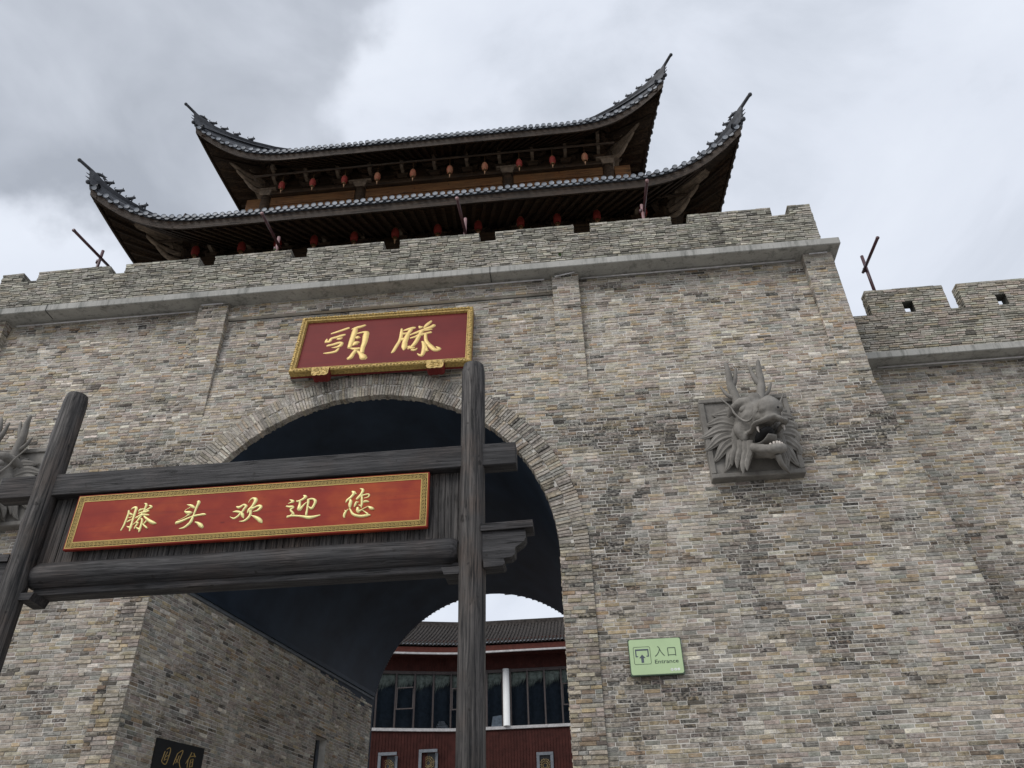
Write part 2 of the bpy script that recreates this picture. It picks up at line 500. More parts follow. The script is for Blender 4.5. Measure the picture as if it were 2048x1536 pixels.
def m_brickflat():
    k = NT('distant_brick')
    g = k.n('ShaderNodeNewGeometry'); sp = k.n('ShaderNodeSeparateXYZ'); k.l(g.outputs['Position'], sp.inputs[0])
    cb = k.n('ShaderNodeCombineXYZ'); k.l(k.math('ADD', sp.outputs[0], sp.outputs[1]), cb.inputs[0]); k.l(sp.outputs[2], cb.inputs[1])
    br = k.n('ShaderNodeTexBrick'); br.inputs['Scale'].default_value = 1.0
    br.inputs['Brick Width'].default_value = .24; br.inputs['Row Height'].default_value = .06; br.inputs['Mortar Size'].default_value = .006
    br.inputs['Color1'].default_value = (.2, .19, .175, 1); br.inputs['Color2'].default_value = (.30, .275, .24, 1); br.inputs['Mortar'].default_value = (.35, .33, .3, 1)
    k.l(cb.outputs[0], br.inputs['Vector'])
    k.color(br.outputs['Color']); k.rough(.9)
    return k.mat
M['brickflat'] = m_brickflat()
# ------------------------------------------------------------------ ground
g = MB(); g.add([(-400, -300, 0), (400, -300, 0), (400, 500, 0), (-400, 500, 0)], [(0, 1, 2, 3)])
struct(g.build('ground', M['ground']))

# ------------------------------------------------------------------ brickwork
PAL = [((.275, .262, .242), 3.2), ((.290, .258, .244), 3.2), ((.265, .235, .180), 1.6), ((.310, .250, .168), 1.0), ((.340, .310, .265), 2.2),
       ((.215, .222, .220), 1.8), ((.085, .078, .074), .5), ((.46, .445, .42), .7), ((.195, .150, .118), .7), ((.235, .208, .200), 2.0), ((.30, .215, .145), .3)]
PAL2 = [((.235, .240, .225), 3), ((.285, .285, .265), 2.4), ((.185, .185, .172), 2), ((.36, .355, .33), .9), ((.10, .10, .095), .8), ((.25, .235, .20), 1.2)]
def pick(pal, r):   # one brick's own colour
    t = r.random() * sum(w for _, w in pal)
    for c, w in pal:
        t -= w
        if t <= 0: break
    f = r.uniform(.86, 1.14)
    m_ = sum(c) / 3
    c = tuple(m_ + (x - m_) * .84 for x in c)
    return tuple(x * f * r.uniform(.97, 1.03) * k for x, k in zip(c, (1.44, 1.37, 1.235)))
def vn(x, y, s=0.0): return mnoise.noise(Vector((x, y, s)))
def blob(x, z, cx, cz, rx, rz): return math.exp(-(((x - cx) / rx) ** 2 + ((z - cz) / rz) ** 2))
def stain_front(x, z):
    b = 1.0 * blob(x, z, 1.15, 8.75, 1.1, .55) + .8 * blob(x, z, -7.6, 8.75, 1.3, .55) + .9 * blob(x, z, .5, 7.6, .35, 1.3) + .8 * blob(x, z, 4.6, 8.6, .8, .55)
    b += .6 * blob(x, z, 1.2, 4.6, .7, .22) + .7 * blob(x, z, 2.5, 7.55, .5, .25) + .5 * blob(x, z, 3.4, 7.4, .5, .3) + .4 * blob(x, z, 2.6, 6.4, .3, .9) + .45 * blob(x, z, 3.5, 5.3, .3, .7)
    b += .45 * blob(x, z, .55, 12.35, 20, .14) * .6
    n = vn(x * .9, z * 1.6, 3.1) * .5 + vn(x * 2.7, z * 4.2, 8.0) * .35
    base = .10 + (.14 if z < 9.2 else -.04)
    return max(0.0, min(1.0, base + n * 1.0 + b * (.95 + 1.5 * n)))
def stain_flank(x, z):
    b = 1.3 * blob(x, z, 6.6, 5.9, .8, .9) + .6 * blob(x, z, 6.2, 7.4, .4, .5)
    n = vn(x * .9, z * 1.6, 5.1) * .5 + vn(x * 2.7, z * 4.2, 2.0) * .35
    return max(0.0, min(1.0, .06 + n * .6 + b * (.6 + n)))
def stain_plain(k):
    def f(x, z):
        n = vn(x * .9, z * 1.6, k) * .5 + vn(x * 2.7, z * 4.2, k + 4) * .35
        return max(0.0, min(1.0, .10 + n * .8))
    return f

def courses(spans, z0, z1, mapf, stain, pal=PAL, ch=.0605, lens=(.155, .275), joint=.0075, seed=1, mb=None, back=True, proud=.010, gapv=.009):
    """lays brick after brick along every course; returns the bricks, adds the mortar bed to mb (slot 0)"""
    r = random.Random(seed)
    out = []
    n = int(round((z1 - z0) / ch)); ch = (z1 - z0) / n
    for i in range(n):
        za, zb = z0 + i * ch, z0 + (i + 1) * ch
        for (u0, u1) in spans((za + zb) / 2):
            if u1 - u0 < .02: continue
            if mb is not None and back:
                k = max(1, int((u1 - u0) / 3.0))
                vs = []
                for j in range(k + 1):
                    u = u0 + (u1 - u0) * j / k
                    vs += [mapf(u, za, 0), mapf(u, zb, 0)]
                mb.add(vs, [(2 * j, 2 * j + 2, 2 * j + 3, 2 * j + 1) for j in range(k)], 0)
            u = u0 - (r.uniform(0, .12) if False else 0)
            first = True
            while u < u1 - .004:
                L = r.uniform(*lens)
                if r.random() < .12: L *= .55
                if first: L *= r.uniform(.35, 1); first = False
                if u + L > u1 - .06: L = u1 - u
                a, b = u, u + L - gapv
                u += L
                if u > u1 - 1e-6: b = u1 + .003
                if b - a < .015: continue
                wob = .006 * sin(u * 1.7 + i * .35) + .004 * vn(u * .8, za * 3, seed)
                c, d = za + wob + r.uniform(-.001, .002), zb - joint + wob + r.uniform(-.002, .0015)
                p = proud * r.uniform(.2, 1.25) + (.012 if r.random() < .05 else 0)
                tl = [r.uniform(-.0025, .0025) for _ in range(4)]
                e = .0045
                q = .006
                js = [r.uniform(-.002, .002) for _ in range(4)]
                vs = [mapf(a + e, c + e, p + tl[0]), mapf(b - e, c + e, p + tl[1]), mapf(b - e, d - e, p + tl[2]), mapf(a + e, d - e, p + tl[3]),
                      mapf(a + js[0], c, p - q), mapf(b + js[1], c, p - q), mapf(b + js[2], d, p - q), mapf(a + js[3], d, p - q),
                      mapf(a, c, -.012), mapf(b, c, -.012), mapf(b, d, -.012), mapf(a, d, -.012)]
                um, zm = (a + b) / 2, (c + d) / 2
                st = stain(um, zm) * r.uniform(.35, 1.25)
                if r.random() < .04: st += .5
                out.append((vs, (*pick(pal, r), min(1.0, max(0.0, st)))))
    return out
BF = [(0, 1, 2, 3)] + [(4 + j, 4 + (j + 1) % 4, (j + 1) % 4, j) for j in range(4)] + [(8 + j, 8 + (j + 1) % 4, 4 + (j + 1) % 4, 4 + j) for j in range(4)]
def lay(mb, bricks, mat=1):
    for vs, t in bricks: mb.add(vs, BF, mat, t)
def split_bricks(bricks, n, ok=None):
    """the n bricks that show largest come first"""
    key = []
    for i, (vs, t) in enumerate(bricks):
        c = vs[0]
        px = pixel(c)
        vis = 0 < px[0] < 2048 and 0 < px[1] < 1536 and (ok is None or ok(px))
        area = (Vector(vs[1]) - Vector(vs[0])).length * (Vector(vs[3]) - Vector(vs[0])).length / dist_to_eye(c) ** 2
        key.append((-area if vis else 1, i))
    key.sort()
    big = set(i for a, i in key[:n] if a < 0)
    return [b for i, b in enumerate(bricks) if i in big], [b for i, b in enumerate(bricks) if i not in big]
def single_bricks(bricks, parent, name='brick'):
    for vs, t in bricks:
        c = tuple(sum(v[k] for v in vs[:4]) / 4 for k in range(3))
        b = MB(); b.add(vs, BF, 0, t)
        b.build(name, M['brick'], parent, c)
def rest_bricks(bricks, parent, name='brickwork'):
    b = MB(); lay(b, bricks, 0)
    return b.build(name, M['brick'], parent, None, 'stuff')
BM = [M['mortar'], M['brick']]

# ------------------------------------------------------------------ gatehouse
ACX, AR, AZ = -3.585, 3.275, 6.735          # arch axis, radius, springing
RO = 3.745                                   # outer radius of the brick ring
XL, XR = -11.97, 5.22
ZT = 12.57
gate = thing('gatehouse', 'tall grey brick gatehouse pierced by one great round arch', 'gatehouse', (ACX, 12, 0))
def xr(z): return XR if z > 9.6 else XR + (9.6 - z) * .160
def xl(z): return XL if z > 9.6 else XL - (9.6 - z) * .160
def yf(z): return 12.0 if z < 9.7 else 12.0 + .2 * (z - 9.7) / 2.9
PIL = [(XL, -11.38), (-7.27, -6.68), (-.15, .36), (4.69, XR)]
def fmap(u, z, d): return (u, yf(z) - d, z)
def cut(spans, a, b):
    o = []
    for s, e in spans:
        if b <= s or a >= e: o.append((s, e))
        else:
            if a > s: o.append((s, a))
            if b < e: o.append((b, e))
    return o
def fspans(z):
    sp = [(xl(z), xr(z))]
    if z < AZ: sp = cut(sp, ACX - RO, ACX + RO)
    elif z < AZ + RO:
        h = sqrt(RO * RO - (z - AZ) ** 2); sp = cut(sp, ACX - h, ACX + h)
    if z > 9.8:
        for a, b in PIL: sp = cut(sp, a, b)
    if z > 12.22: sp = cut(sp, -6.68, -.15)
    return sp
w = MB()
fb = courses(fspans, 0, ZT, fmap, stain_front, seed=11, mb=w)
front = w.build('front_wall', BM, gate)
hid = lambda px: not (px[0] < 980 and 860 < px[1] < 1180) and not (1250 < px[0] < 1372 and 1270 < px[1] < 1355) and not (905 < px[0] < 978)
big, rest = split_bricks(fb, 300, hid)
single_bricks(big, front)
rest_bricks(rest, front)
# frieze band above the ledge, between the two middle pilasters
w = MB()
fz = courses(lambda z: [(-6.68, -.15)], 12.23, ZT, lambda u, z, d: (u, yf(z) - .085 - d, z), stain_front, seed=12, mb=w)
w.add([(-6.68, yf(12.2), 12.228), (-.15, yf(12.2), 12.228), (-.15, yf(12.2) - .086, 12.228), (-6.68, yf(12.2) - .086, 12.228)], [(0, 1, 2, 3)])
fr = w.build('frieze_band', BM, gate); rest_bricks(fz, fr)
# pilasters
for a, b in PIL:
    w = MB()
    pb = courses(lambda z: [(a, b)], 9.7, ZT, lambda u, z, d: (u, 12.0 - d, z), stain_front, seed=int(a * 10) + 200, mb=w)
    for x, sgn in ((a, -1), (b, 1)):
        pb += courses(lambda z: [(12.0 - .004, max(12.03, yf(z) - .01))], 9.72, ZT, lambda u, z, d: (x + sgn * d * .7, u, z), stain_front, seed=int(a * 10) + 260, mb=w)
    p = w.build('pilaster', BM, gate); rest_bricks(pb, p)
# arch ring: two rows of bricks on edge, each brick a piece of its own
ring = MB()
r = random.Random(5)
vs = []
NA = 96
for i in range(NA + 1):
    a = pi * i / NA
    for R, y in ((AR + .006, 12.12), (AR + .006, 11.99), (RO - .005, 11.99)):
        vs.append((ACX + R * cos(a), y, AZ + R * sin(a)))
ring.add(vs, [(3 * i + j, 3 * i + j + 1, 3 * i + j + 4, 3 * i + j + 3) for i in range(NA) for j in range(2)])
ringo = ring.build('arch_ring', M['mortar'], gate)
vous = []
for row, (ra, rb) in enumerate(((AR, AR + .232), (AR + .236, RO))):
    a = 0.0
    while a < pi - .004:
        wd = r.uniform(.046, .064) / ((ra + rb) / 2)
        if a + wd > pi - .01: wd = pi - a
        a0, a1 = a + .0012, a + wd - .0012
        a += wd
        r0, r1 = ra + r.uniform(-.008, .004), rb + r.uniform(-.012, .016)
        if row == 0 and r.random() < .3: r1 += r.uniform(-.06, .004)
        yo = 12.0 - r.uniform(.020, .040) - (.02 if r.random() < .08 else 0)
        e = .004 / r1
        P = lambda rad, an, y: (ACX + rad * cos(an), y, AZ + rad * sin(an))
        q = yo + .008
        yb = 12.13 if row == 0 else 12.01
        v = [P(r0 + .004, a0 + e, yo), P(r0 + .004, a1 - e, yo), P(r1 - .004, a1 - e, yo), P(r1 - .004, a0 + e, yo),
             P(r0, a0, q), P(r0, a1, q), P(r1, a1, q), P(r1, a0, q), P(r0, a0, yb), P(r0, a1, yb), P(r1, a1, yb), P(r1, a0, yb)]
        c = P((r0 + r1) / 2, (a0 + a1) / 2, yo)
        st = max(0, min(1, .12 + .5 * vn(c[0] * 2, c[2] * 2, 9) + (.35 if (a0 < .95 or a0 > 2.45) else 0) * r.random()))
        tc = pick([(x, wt * (1.8 if x[0] > .25 else .8)) for x, wt in PAL], r)
        tc = tuple(x * .62 + y * .38 for x, y in zip(tc, (.43, .405, .365)))
        vous.append((v, (*tc, st * r.uniform(.4, 1.3))))
big, rest = split_bricks(vous, 300)
single_bricks(big, ringo, 'arch_brick')
rest_bricks(rest, ringo)
# jamb strips below the springing
for a, b in ((ACX - RO, ACX - AR), (ACX + AR, ACX + RO)):
    w = MB()
    jb = courses(lambda z: [(a, b)], 0, AZ, lambda u, z, d: (u, 11.975 - d, z), stain_front, [(c, wt * (1.7 if c[0] > .3 else 1)) for c, wt in PAL], seed=int(a * 9) + 500, mb=w, lens=(.19, .27), proud=.022)
    w.add([(b, 11.975, 0), (b, 12.3, 0), (b, 12.3, AZ), (b, 11.975, AZ)], [(0, 1, 2, 3)])
    w.add([(a, 11.975, 0), (a, 12.3, 0), (a, 12.3, AZ), (a, 11.975, AZ)], [(3, 2, 1, 0)])
    p = w.build('arch_jamb', BM, gate); rest_bricks(jb, p)
# passage: skewed walls, vault, back wall
YB = 20.19
LB, RB = -5.27, .51                          # back opening
BCX, BR = (LB + RB) / 2, (RB - LB) / 2
BZ = 9.33 - BR
wl = sqrt((LB - (ACX - AR)) ** 2 + (YB - 12) ** 2)
def pmapL(u, z, d):
    k = u / wl; dx, dy = (LB - (ACX - AR)) / wl, (YB - 12) / wl
    return (ACX - AR + dx * u + dy * d, 12 + dy * u - dx * d, z)
wr = sqrt((RB - (ACX + AR)) ** 2 + (YB - 12) ** 2)
def pmapR(u, z, d):
    dx, dy = (RB - (ACX + AR)) / wr, (YB - 12) / wr
    return (ACX + AR + dx * u - dy * d, 12 + dy * u + dx * d, z)
U0, U1, WZ0, WZ1 = 5.78, 6.26, 3.2, 5.5      # tall narrow window in the left wall
w = MB()
lb = courses(lambda z: cut([(-.02, wl - .02)], U0, U1) if WZ0 < z < WZ1 else [(-.02, wl - .02)], 0, 6.80, pmapL, stain_plain(17), seed=31, mb=w)
pl = w.build('passage_wall', BM, gate)
rest_bricks(lb, pl)
w = MB()
for q in ([(U0, WZ0, 0), (U0, WZ1, 0), (U0, WZ1, -.3), (U0, WZ0, -.3)], [(U1, WZ0, -.3), (U1, WZ1, -.3), (U1, WZ1, 0), (U1, WZ0, 0)], [(U0, WZ1, 0), (U1, WZ1, 0), (U1, WZ1, -.3), (U0, WZ1, -.3)]):
    w.add([pmapL(*p) for p in q], [(0, 1, 2, 3)], 0)
rv = w.build('window_reveal', M['mortar'], pl)
w = MB(); w.add([pmapL(U0, WZ0, -.2), pmapL(U1, WZ0, -.2), pmapL(U1, WZ1, -.2), pmapL(U0, WZ1, -.2)], [(0, 1, 2, 3)])
w.build('window_pane', M['hole'], pl)
w = MB()
for u in (U0 + .02, U1 - .06):
    w.hexa([pmapL(u, WZ0, -.199), pmapL(u + .04, WZ0, -.199), pmapL(u + .04, WZ0, -.15), pmapL(u, WZ0, -.15), pmapL(u, WZ1, -.199), pmapL(u + .04, WZ1, -.199), pmapL(u + .04, WZ1, -.15), pmapL(u, WZ1, -.15)])
w.build('window_frame', M['greyframe'], pl)
w = MB()
rb_ = courses(lambda z: [(-.02, wr - .02)], 0, 6.70, pmapR, stain_plain(23), seed=32, mb=w)
pr = w.build('passage_wall', BM, gate); rest_bricks(rb_, pr)
w = MB()
NV, NY = 48, 10
vs = []
for j in range(NY + 1):
    t = j / NY
    y = 12.11 + (YB - 12.11) * t
    cx, R, zs = ACX + (BCX - ACX) * t, AR + (BR - AR) * t, AZ + (BZ - AZ) * t
    for i in range(NV + 1):
        a = pi * i / NV
        vs.append((cx + R * cos(a), y, zs + R * sin(a)))
w.add(vs, [(j * (NV + 1) + i, j * (NV + 1) + i + 1, (j + 1) * (NV + 1) + i + 1, (j + 1) * (NV + 1) + i) for j in range(NY) for i in range(NV)], 0, None, True)
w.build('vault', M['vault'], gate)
# light trough at the springing of the left wall
w = MB()
def tq(u0, u1, d0, d1, z0, z1, mat=0, f=pmapL):
    w.hexa([f(u0, z0, d0), f(u1, z0, d0), f(u1, z0, d1), f(u0, z0, d1), f(u0, z1, d0), f(u1, z1, d0), f(u1, z1, d1), f(u0, z1, d1)], mat)
tq(.15, wl - .05, -.02, .055, 6.80, 6.845)
tro = w.build('light_trough', M['greyframe'], gate)
w = MB()
u = .3
while u < wl - .6:
    w = MB(); tq(u, u + .56, .02, .05, 6.848, 6.892); w.build('light_tube', M['trough'], tro)
    u += .66
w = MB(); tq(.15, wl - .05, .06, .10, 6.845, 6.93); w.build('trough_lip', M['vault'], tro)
# back wall with its own arch, sides and top of the body
w = MB()
def bspans(z):
    sp = [(XL - .6, XR + .6)]
    if z < BZ: return cut(sp, LB, RB)
    if z < BZ + BR:
        h = sqrt(BR * BR - (z - BZ) ** 2); return cut(sp, BCX - h, BCX + h)
    return sp
n = 210
for yy in (YB + .10, YB + .12):
    for i in range(n):
        za, zb = ZT * i / n, ZT * (i + 1) / n
        for a, b in bspans((za + zb) / 2):
            w.add([(a, yy, za), (b, yy, za), (b, yy, zb), (a, yy, zb)], [(0, 1, 2, 3)])
w.build('back_wall', M['brickflat'], gate)
w = MB()
vs = []
pts = [(RB, 0)] + [(BCX + BR * cos(pi * i / 40), BZ + BR * sin(pi * i / 40)) for i in range(41)] + [(LB, 0)]
for x, z in pts: vs += [(x, YB, z), (x, YB + .12, z)]
w.add(vs, [(2 * i, 2 * i + 1, 2 * i + 3, 2 * i + 2) for i in range(len(pts) - 1)])
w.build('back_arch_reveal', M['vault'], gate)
w = MB()
for f in (xl, xr):
    zs = [0, 3, 6, 9.6, ZT]
    vs = []
    for z in zs: vs += [(f(z), yf(z), z), (f(z), YB + .12, z)]
    w.add(vs, [(2 * i, 2 * i + 1, 2 * i + 3, 2 * i + 2) for i in range(len(zs) - 1)])
w.build('side_wall', M['brickflat'], gate)
w = MB()
w.bbox((-12.12, 11.77, ZT + .002), (5.36, 22.1, 12.735), .012)
w.build('coping_slab', M['concrete'], gate)
w = MB()
for x in (-10.42, -1.35): w.box((x, 11.764, ZT - .004), (x + .012, 12.05, 12.74))
w.build('slab_joint', M['hole'], gate)
# thin light tubes under the slab
for a, b in (((-.09, 11.93, 12.47), (.30, 11.93, 12.545)), ((.42, 12.10, 12.52), (4.55, 12.10, 12.52)), ((-2.1, 12.02, 12.50), (-.3, 12.02, 12.50)), ((-11.2, 12.1, 12.5), (-7.4, 12.1, 12.5)), ((4.78, 11.93, 12.5), (5.12, 11.93, 12.51)), ((-7.2, 11.93, 12.5), (-6.75, 11.93, 12.5))):
    w = MB(); w.tube([a, b], .016, 6); w.build('light_tube', M['paletrim'], gate)
# stub stones below the plaque
for x in (-4.22, -3.12, -2.05, -4.95):
    w = MB(); w.bbox((x - .17, 11.93, 10.50), (x + .17, 12.1, 10.63), .008); w.build('stub_stone', M['concrete'], gate)

# parapet with merlons
PX0, PX1, PY, PT = -11.85, 5.09, 11.95, .42
GAPS = [-11.22, -9.29, -7.34, -5.36, -3.40, -1.41, .53, 2.50, 4.49]
ZG, ZP, HG = 13.62, 13.85, .178
w = MB()
pb = courses(lambda z: [(PX0, PX1)], 12.737, ZG, lambda u, z, d: (u, PY - d, z), stain_plain(41), PAL2, ch=.052, seed=41, mb=w, proud=.016, joint=.011)
w.box((PX0 + .01, PY + .003, 12.737), (PX1 - .01, PY + PT, ZG - .004), 0)
pb += courses(lambda z: [(PY, PY + PT)], 12.737, ZG, lambda u, z, d: (PX1 + d, u, z), stain_plain(42), PAL2, ch=.052, seed=42, mb=w, proud=.016, joint=.011)
pb += courses(lambda z: [(PY, PY + PT)], 12.737, ZG, lambda u, z, d: (PX0 - d, u, z), stain_plain(42), PAL2, ch=.052, seed=43, mb=w, proud=.016, joint=.011)
par = w.build('parapet', [M['dmortar'], M['brick']], gate); rest_bricks(pb, par)
edges = [PX0] + [x for c in GAPS for x in (c - HG, c + HG)] + [PX1]
for i in range(0, len(edges), 2):
    a, b = edges[i], edges[i + 1]
    w = MB()
    w.box((a + .012, PY + .003, ZG - .002), (b - .012, PY + PT, ZP - .03), 0)
    z1 = ZP + .02 * vn(a, 2)
    bb = courses(lambda z: [(a, b)], ZG, z1, lambda u, z, d: (u, PY - d, z), stain_plain(44), PAL2, ch=.054, seed=60 + i, mb=w, proud=.016, joint=.011)
    for x, sg in ((a, -1), (b, 1)):
        bb += courses(lambda z: [(PY, PY + PT)], ZG, z1, lambda u, z, d: (x + sg * d, u, z), stain_plain(44), PAL2, ch=.054, seed=90 + i, mb=w, proud=.012, joint=.011)
    lay(w, bb)
    # capping bricks laid flat along the top
    u = a - .012
    while u < b - .03:
        L = min(rng.uniform(.15, .26), b + .012 - u)
        h = z1 + rng.uniform(-.004, .008)
        w.hexa([(u, PY - .012, z1 - .035), (u + L - .007, PY - .012, z1 - .035), (u + L - .007, PY + PT, z1 - .035), (u, PY + PT, z1 - .035), (u, PY - .012, h), (u + L - .007, PY - .012, h), (u + L - .007, PY + PT, h), (u, PY + PT, h)], 1, (*pick(PAL2, rng), rng.uniform(0, .4)))
        u += L
    w.build('merlon', [M['dmortar'], M['brick']], par)

# ------------------------------------------------------------------ lower wall to the right
fl = thing('town_wall', 'lower brick wall with pierced merlons running right from the gatehouse', 'wall', (8, 13.4, 0))
FX1, FZ = 12.0, 10.71
w = MB()
fb = courses(lambda z: [(xr(z) - .25, FX1)], 0, FZ, lambda u, z, d: (u, 13.4 - d, z), stain_flank, seed=71, mb=w)
w.box((5.0, 13.405, 0), (FX1, 16.5, FZ - .003), 0)
ff = w.build('wall_face', BM, fl)
big, rest = split_bricks(fb, 300)
single_bricks(big, ff); rest_bricks(rest, ff)
w = MB(); w.bbox((5.0, 13.0, FZ), (FX1, 16.6, 10.86), .012); w.build('coping_slab', M['concrete'], fl)
FG = [(5.0, 6.13), (7.635, 7.93), (9.43, 9.73)]
ZFG, ZFP = 11.90, 12.49
w = MB()
pb = courses(lambda z: [(5.3, FX1)], 10.862, ZFG, lambda u, z, d: (u, 13.2 - d, z), stain_flank, PAL2 + PAL[:3], ch=.052, seed=72, mb=w, proud=.016, joint=.010)
w.box((5.31, 13.203, 10.862), (FX1, 13.62, ZFG - .004), 0)
fp = w.build('parapet', [M['dmortar'], M['brick']], fl); rest_bricks(pb, fp)
for i, (a, b, hx) in enumerate(((6.13, 7.635, 6.87), (7.93, 9.43, 8.66), (9.73, 11.3, 10.5))):
    w = MB()
    hz0, hz1, hw = 11.91, 12.16, .105
    sp = lambda z: cut([(a, b)], hx - hw, hx + hw) if hz0 < z < hz1 else [(a, b)]
    bb = courses(sp, ZFG, ZFP, lambda u, z, d: (u, 13.2 - d, z), stain_flank, PAL2 + PAL[:3], ch=.0535, seed=160 + i, mb=w, proud=.016, joint=.010)
    for x, sg in ((a, -1), (b, 1)):
        bb += courses(lambda z: [(13.2, 13.42)], ZFG, ZFP, lambda u, z, d: (x + sg * d, u, z), stain_flank, PAL2, ch=.0535, seed=190 + i, mb=w, proud=.014, joint=.010)
    for q in (((a, b), (ZFG, hz0)), ((a, b), (hz1, ZFP - .02)), ((a, hx - hw), (hz0, hz1)), ((hx + hw, b), (hz0, hz1))):
        w.box((q[0][0] + .01, 13.203, q[1][0]), (q[0][1] - .01, 13.42, q[1][1]), 0)
    lay(w, bb)
    u = a - .012
    while u < b - .03:
        L = min(rng.uniform(.15, .26), b + .012 - u)
        h = ZFP + rng.uniform(-.004, .008)
        w.hexa([(u, 13.185, ZFP - .02), (u + L - .007, 13.185, ZFP - .02), (u + L - .007, 13.42, ZFP - .02), (u, 13.42, ZFP - .02), (u, 13.185, h + .02), (u + L - .007, 13.185, h + .02), (u + L - .007, 13.42, h + .02), (u, 13.42, h + .02)], 1, (*pick(PAL2, rng), rng.uniform(0, .5)))
        u += L
    w.build('merlon', [M['dmortar'], M['brick']], fp)
w = MB(); w.tube([(5.9, 13.25, 10.66), (11.8, 13.25, 10.66)], .016, 6); w.build('light_tube', M['paletrim'], fl)
# ------------------------------------------------------------------ gate tower on top of the gatehouse
TCX = -3.38
tower = thing('gate_tower', 'two tier timber gate tower with upswept grey tile eaves above the parapet', 'tower', (TCX, 17.3, 12.74))
w = MB(); w.box((TCX - 5.98, 14.6, 12.74), (TCX + 5.98, 20.0, 17.6)); w.build('lower_wall', M['timd'], tower)
w = MB(); w.box((TCX - 4.96, 15.98, 17.2), (TCX + 4.96, 18.7, 21.4)); w.build('upper_wall', M['timd'], tower)

def v3(x, y, z): return Vector((x, y, z))
class Roof:
    def __init__(s, cx, cy, W, H, z0, rise, L, out, Wi, Hi, zi, ex, exo, pl=.60):
        s.pl = pl
        s.cx, s.cy, s.W, s.H, s.z0, s.rise, s.L, s.out, s.Wi, s.Hi, s.zi, s.ex, s.exo = cx, cy, W, H, z0, rise, L, out, Wi, Hi, zi, ex, exo
    def half(s, side): return s.W if side % 2 == 0 else s.H
    def pt(s, side, t, v, dz=0.0, inset=0.0):
        half, oth = (s.W, s.H) if side % 2 == 0 else (s.H, s.W)
        hi, oi = (s.Wi, s.Hi) if side % 2 == 0 else (s.Hi, s.Wi)
        a = abs(t) * half
        LL = s.L if side % 2 == 0 else half
        q = max(0.0, (a - (half - LL)) / LL)
        qo = q ** s.exo
        al = (a + s.out * qo) * (1 if t >= 0 else -1)
        ow = oth + s.out * qo
        al_i, ow_i = t * hi, oi
        al = al + (al_i - al) * v; o = ow + (ow_i - ow) * v - inset
        if inset: al -= (1 if t >= 0 else -1) * inset * qo
        z = s.z0 + s.rise * q ** s.ex * (1 - v) ** 1.5 + s.zi * (s.pl * v + (1 - s.pl) * v * v) + dz
        if side == 0: return v3(s.cx + al, s.cy - o, z)
        if side == 1: return v3(s.cx + o, s.cy + al, z)
        if side == 2: return v3(s.cx - al, s.cy + o, z)
        return v3(s.cx - o, s.cy - al, z)
    def tangent(s, side, t, v=0.0):
        e = .004
        return (s.pt(side, min(1, t + e), v) - s.pt(side, max(-1, t - e), v)).normalized()
    def ts(s, side, step):
        n = int(2 * s.half(side) / step)
        return [-1 + 2 * (i + .5) / n for i in range(n)]

low = Roof(-3.337, 17.3, 7.155, 4.377, 16.226, .845, 2.231, .571, 5.05, 1.45, 1.55, 3.62, 2.65)
upp = Roof(-3.396, 17.3, 6.106, 2.688, 20.549, .846, 2.331, .565, 2.3, .12, 2.7, 3.69, 2.89, .26)

# eave tile end: a short half-round cap closed by a round disc; drip tile: a hanging scallop
def tile_end_mesh():
    w = MB()
    R = .060; n = 12
    vs = []
    for y in (0.0, .22):
        for j in range(n): vs.append((R * cos(2 * pi * j / n), y, R * sin(2 * pi * j / n)))
    w.add(vs, [(j, (j + 1) % n, n + (j + 1) % n, n + j) for j in range(n)], 1, None, True)
    vs = [(R * 1.04 * cos(2 * pi * j / n), -.018, R * 1.04 * sin(2 * pi * j / n)) for j in range(n)] + [(R * .72 * cos(2 * pi * j / n), -.010, R * .72 * sin(2 * pi * j / n)) for j in range(n)] + [(R * 1.04 * cos(2 * pi * j / n), .012, R * 1.04 * sin(2 * pi * j / n)) for j in range(n)]
    w.add(vs, [(j, (j + 1) % n, n + (j + 1) % n, n + j) for j in range(n)] + [tuple(range(n, 2 * n))] + [(2 * n + j, 2 * n + (j + 1) % n, (j + 1) % n, j) for j in range(n)], 0)
    return w.mesh('eave_tile', [M['tileend'], M['tile']])
def drip_mesh():
    w = MB()
    p = [(-.056, .010), (.056, .010), (.056, -.022), (.040, -.048), (.016, -.058), (0, -.068), (-.016, -.058), (-.040, -.048), (-.056, -.022)]
    w.prism(p, lambda a, b, d: (a, d + b * .25, b), -.012, .008, 0)
    w.add([(-.068, -.01, .012), (.068, -.01, .012), (.068, .2, .06), (-.068, .2, .06), (-.068, -.01, -.004), (.068, -.01, -.004), (.068, .2, .044), (-.068, .2, .044)], [(0, 1, 2, 3), (7, 6, 5, 4), (0, 3, 7, 4), (1, 5, 6, 2)], 1)
    return w.mesh('drip_tile', [M['tiledrip'], M['tile']])
TILE, DRIP = tile_end_mesh(), drip_mesh()
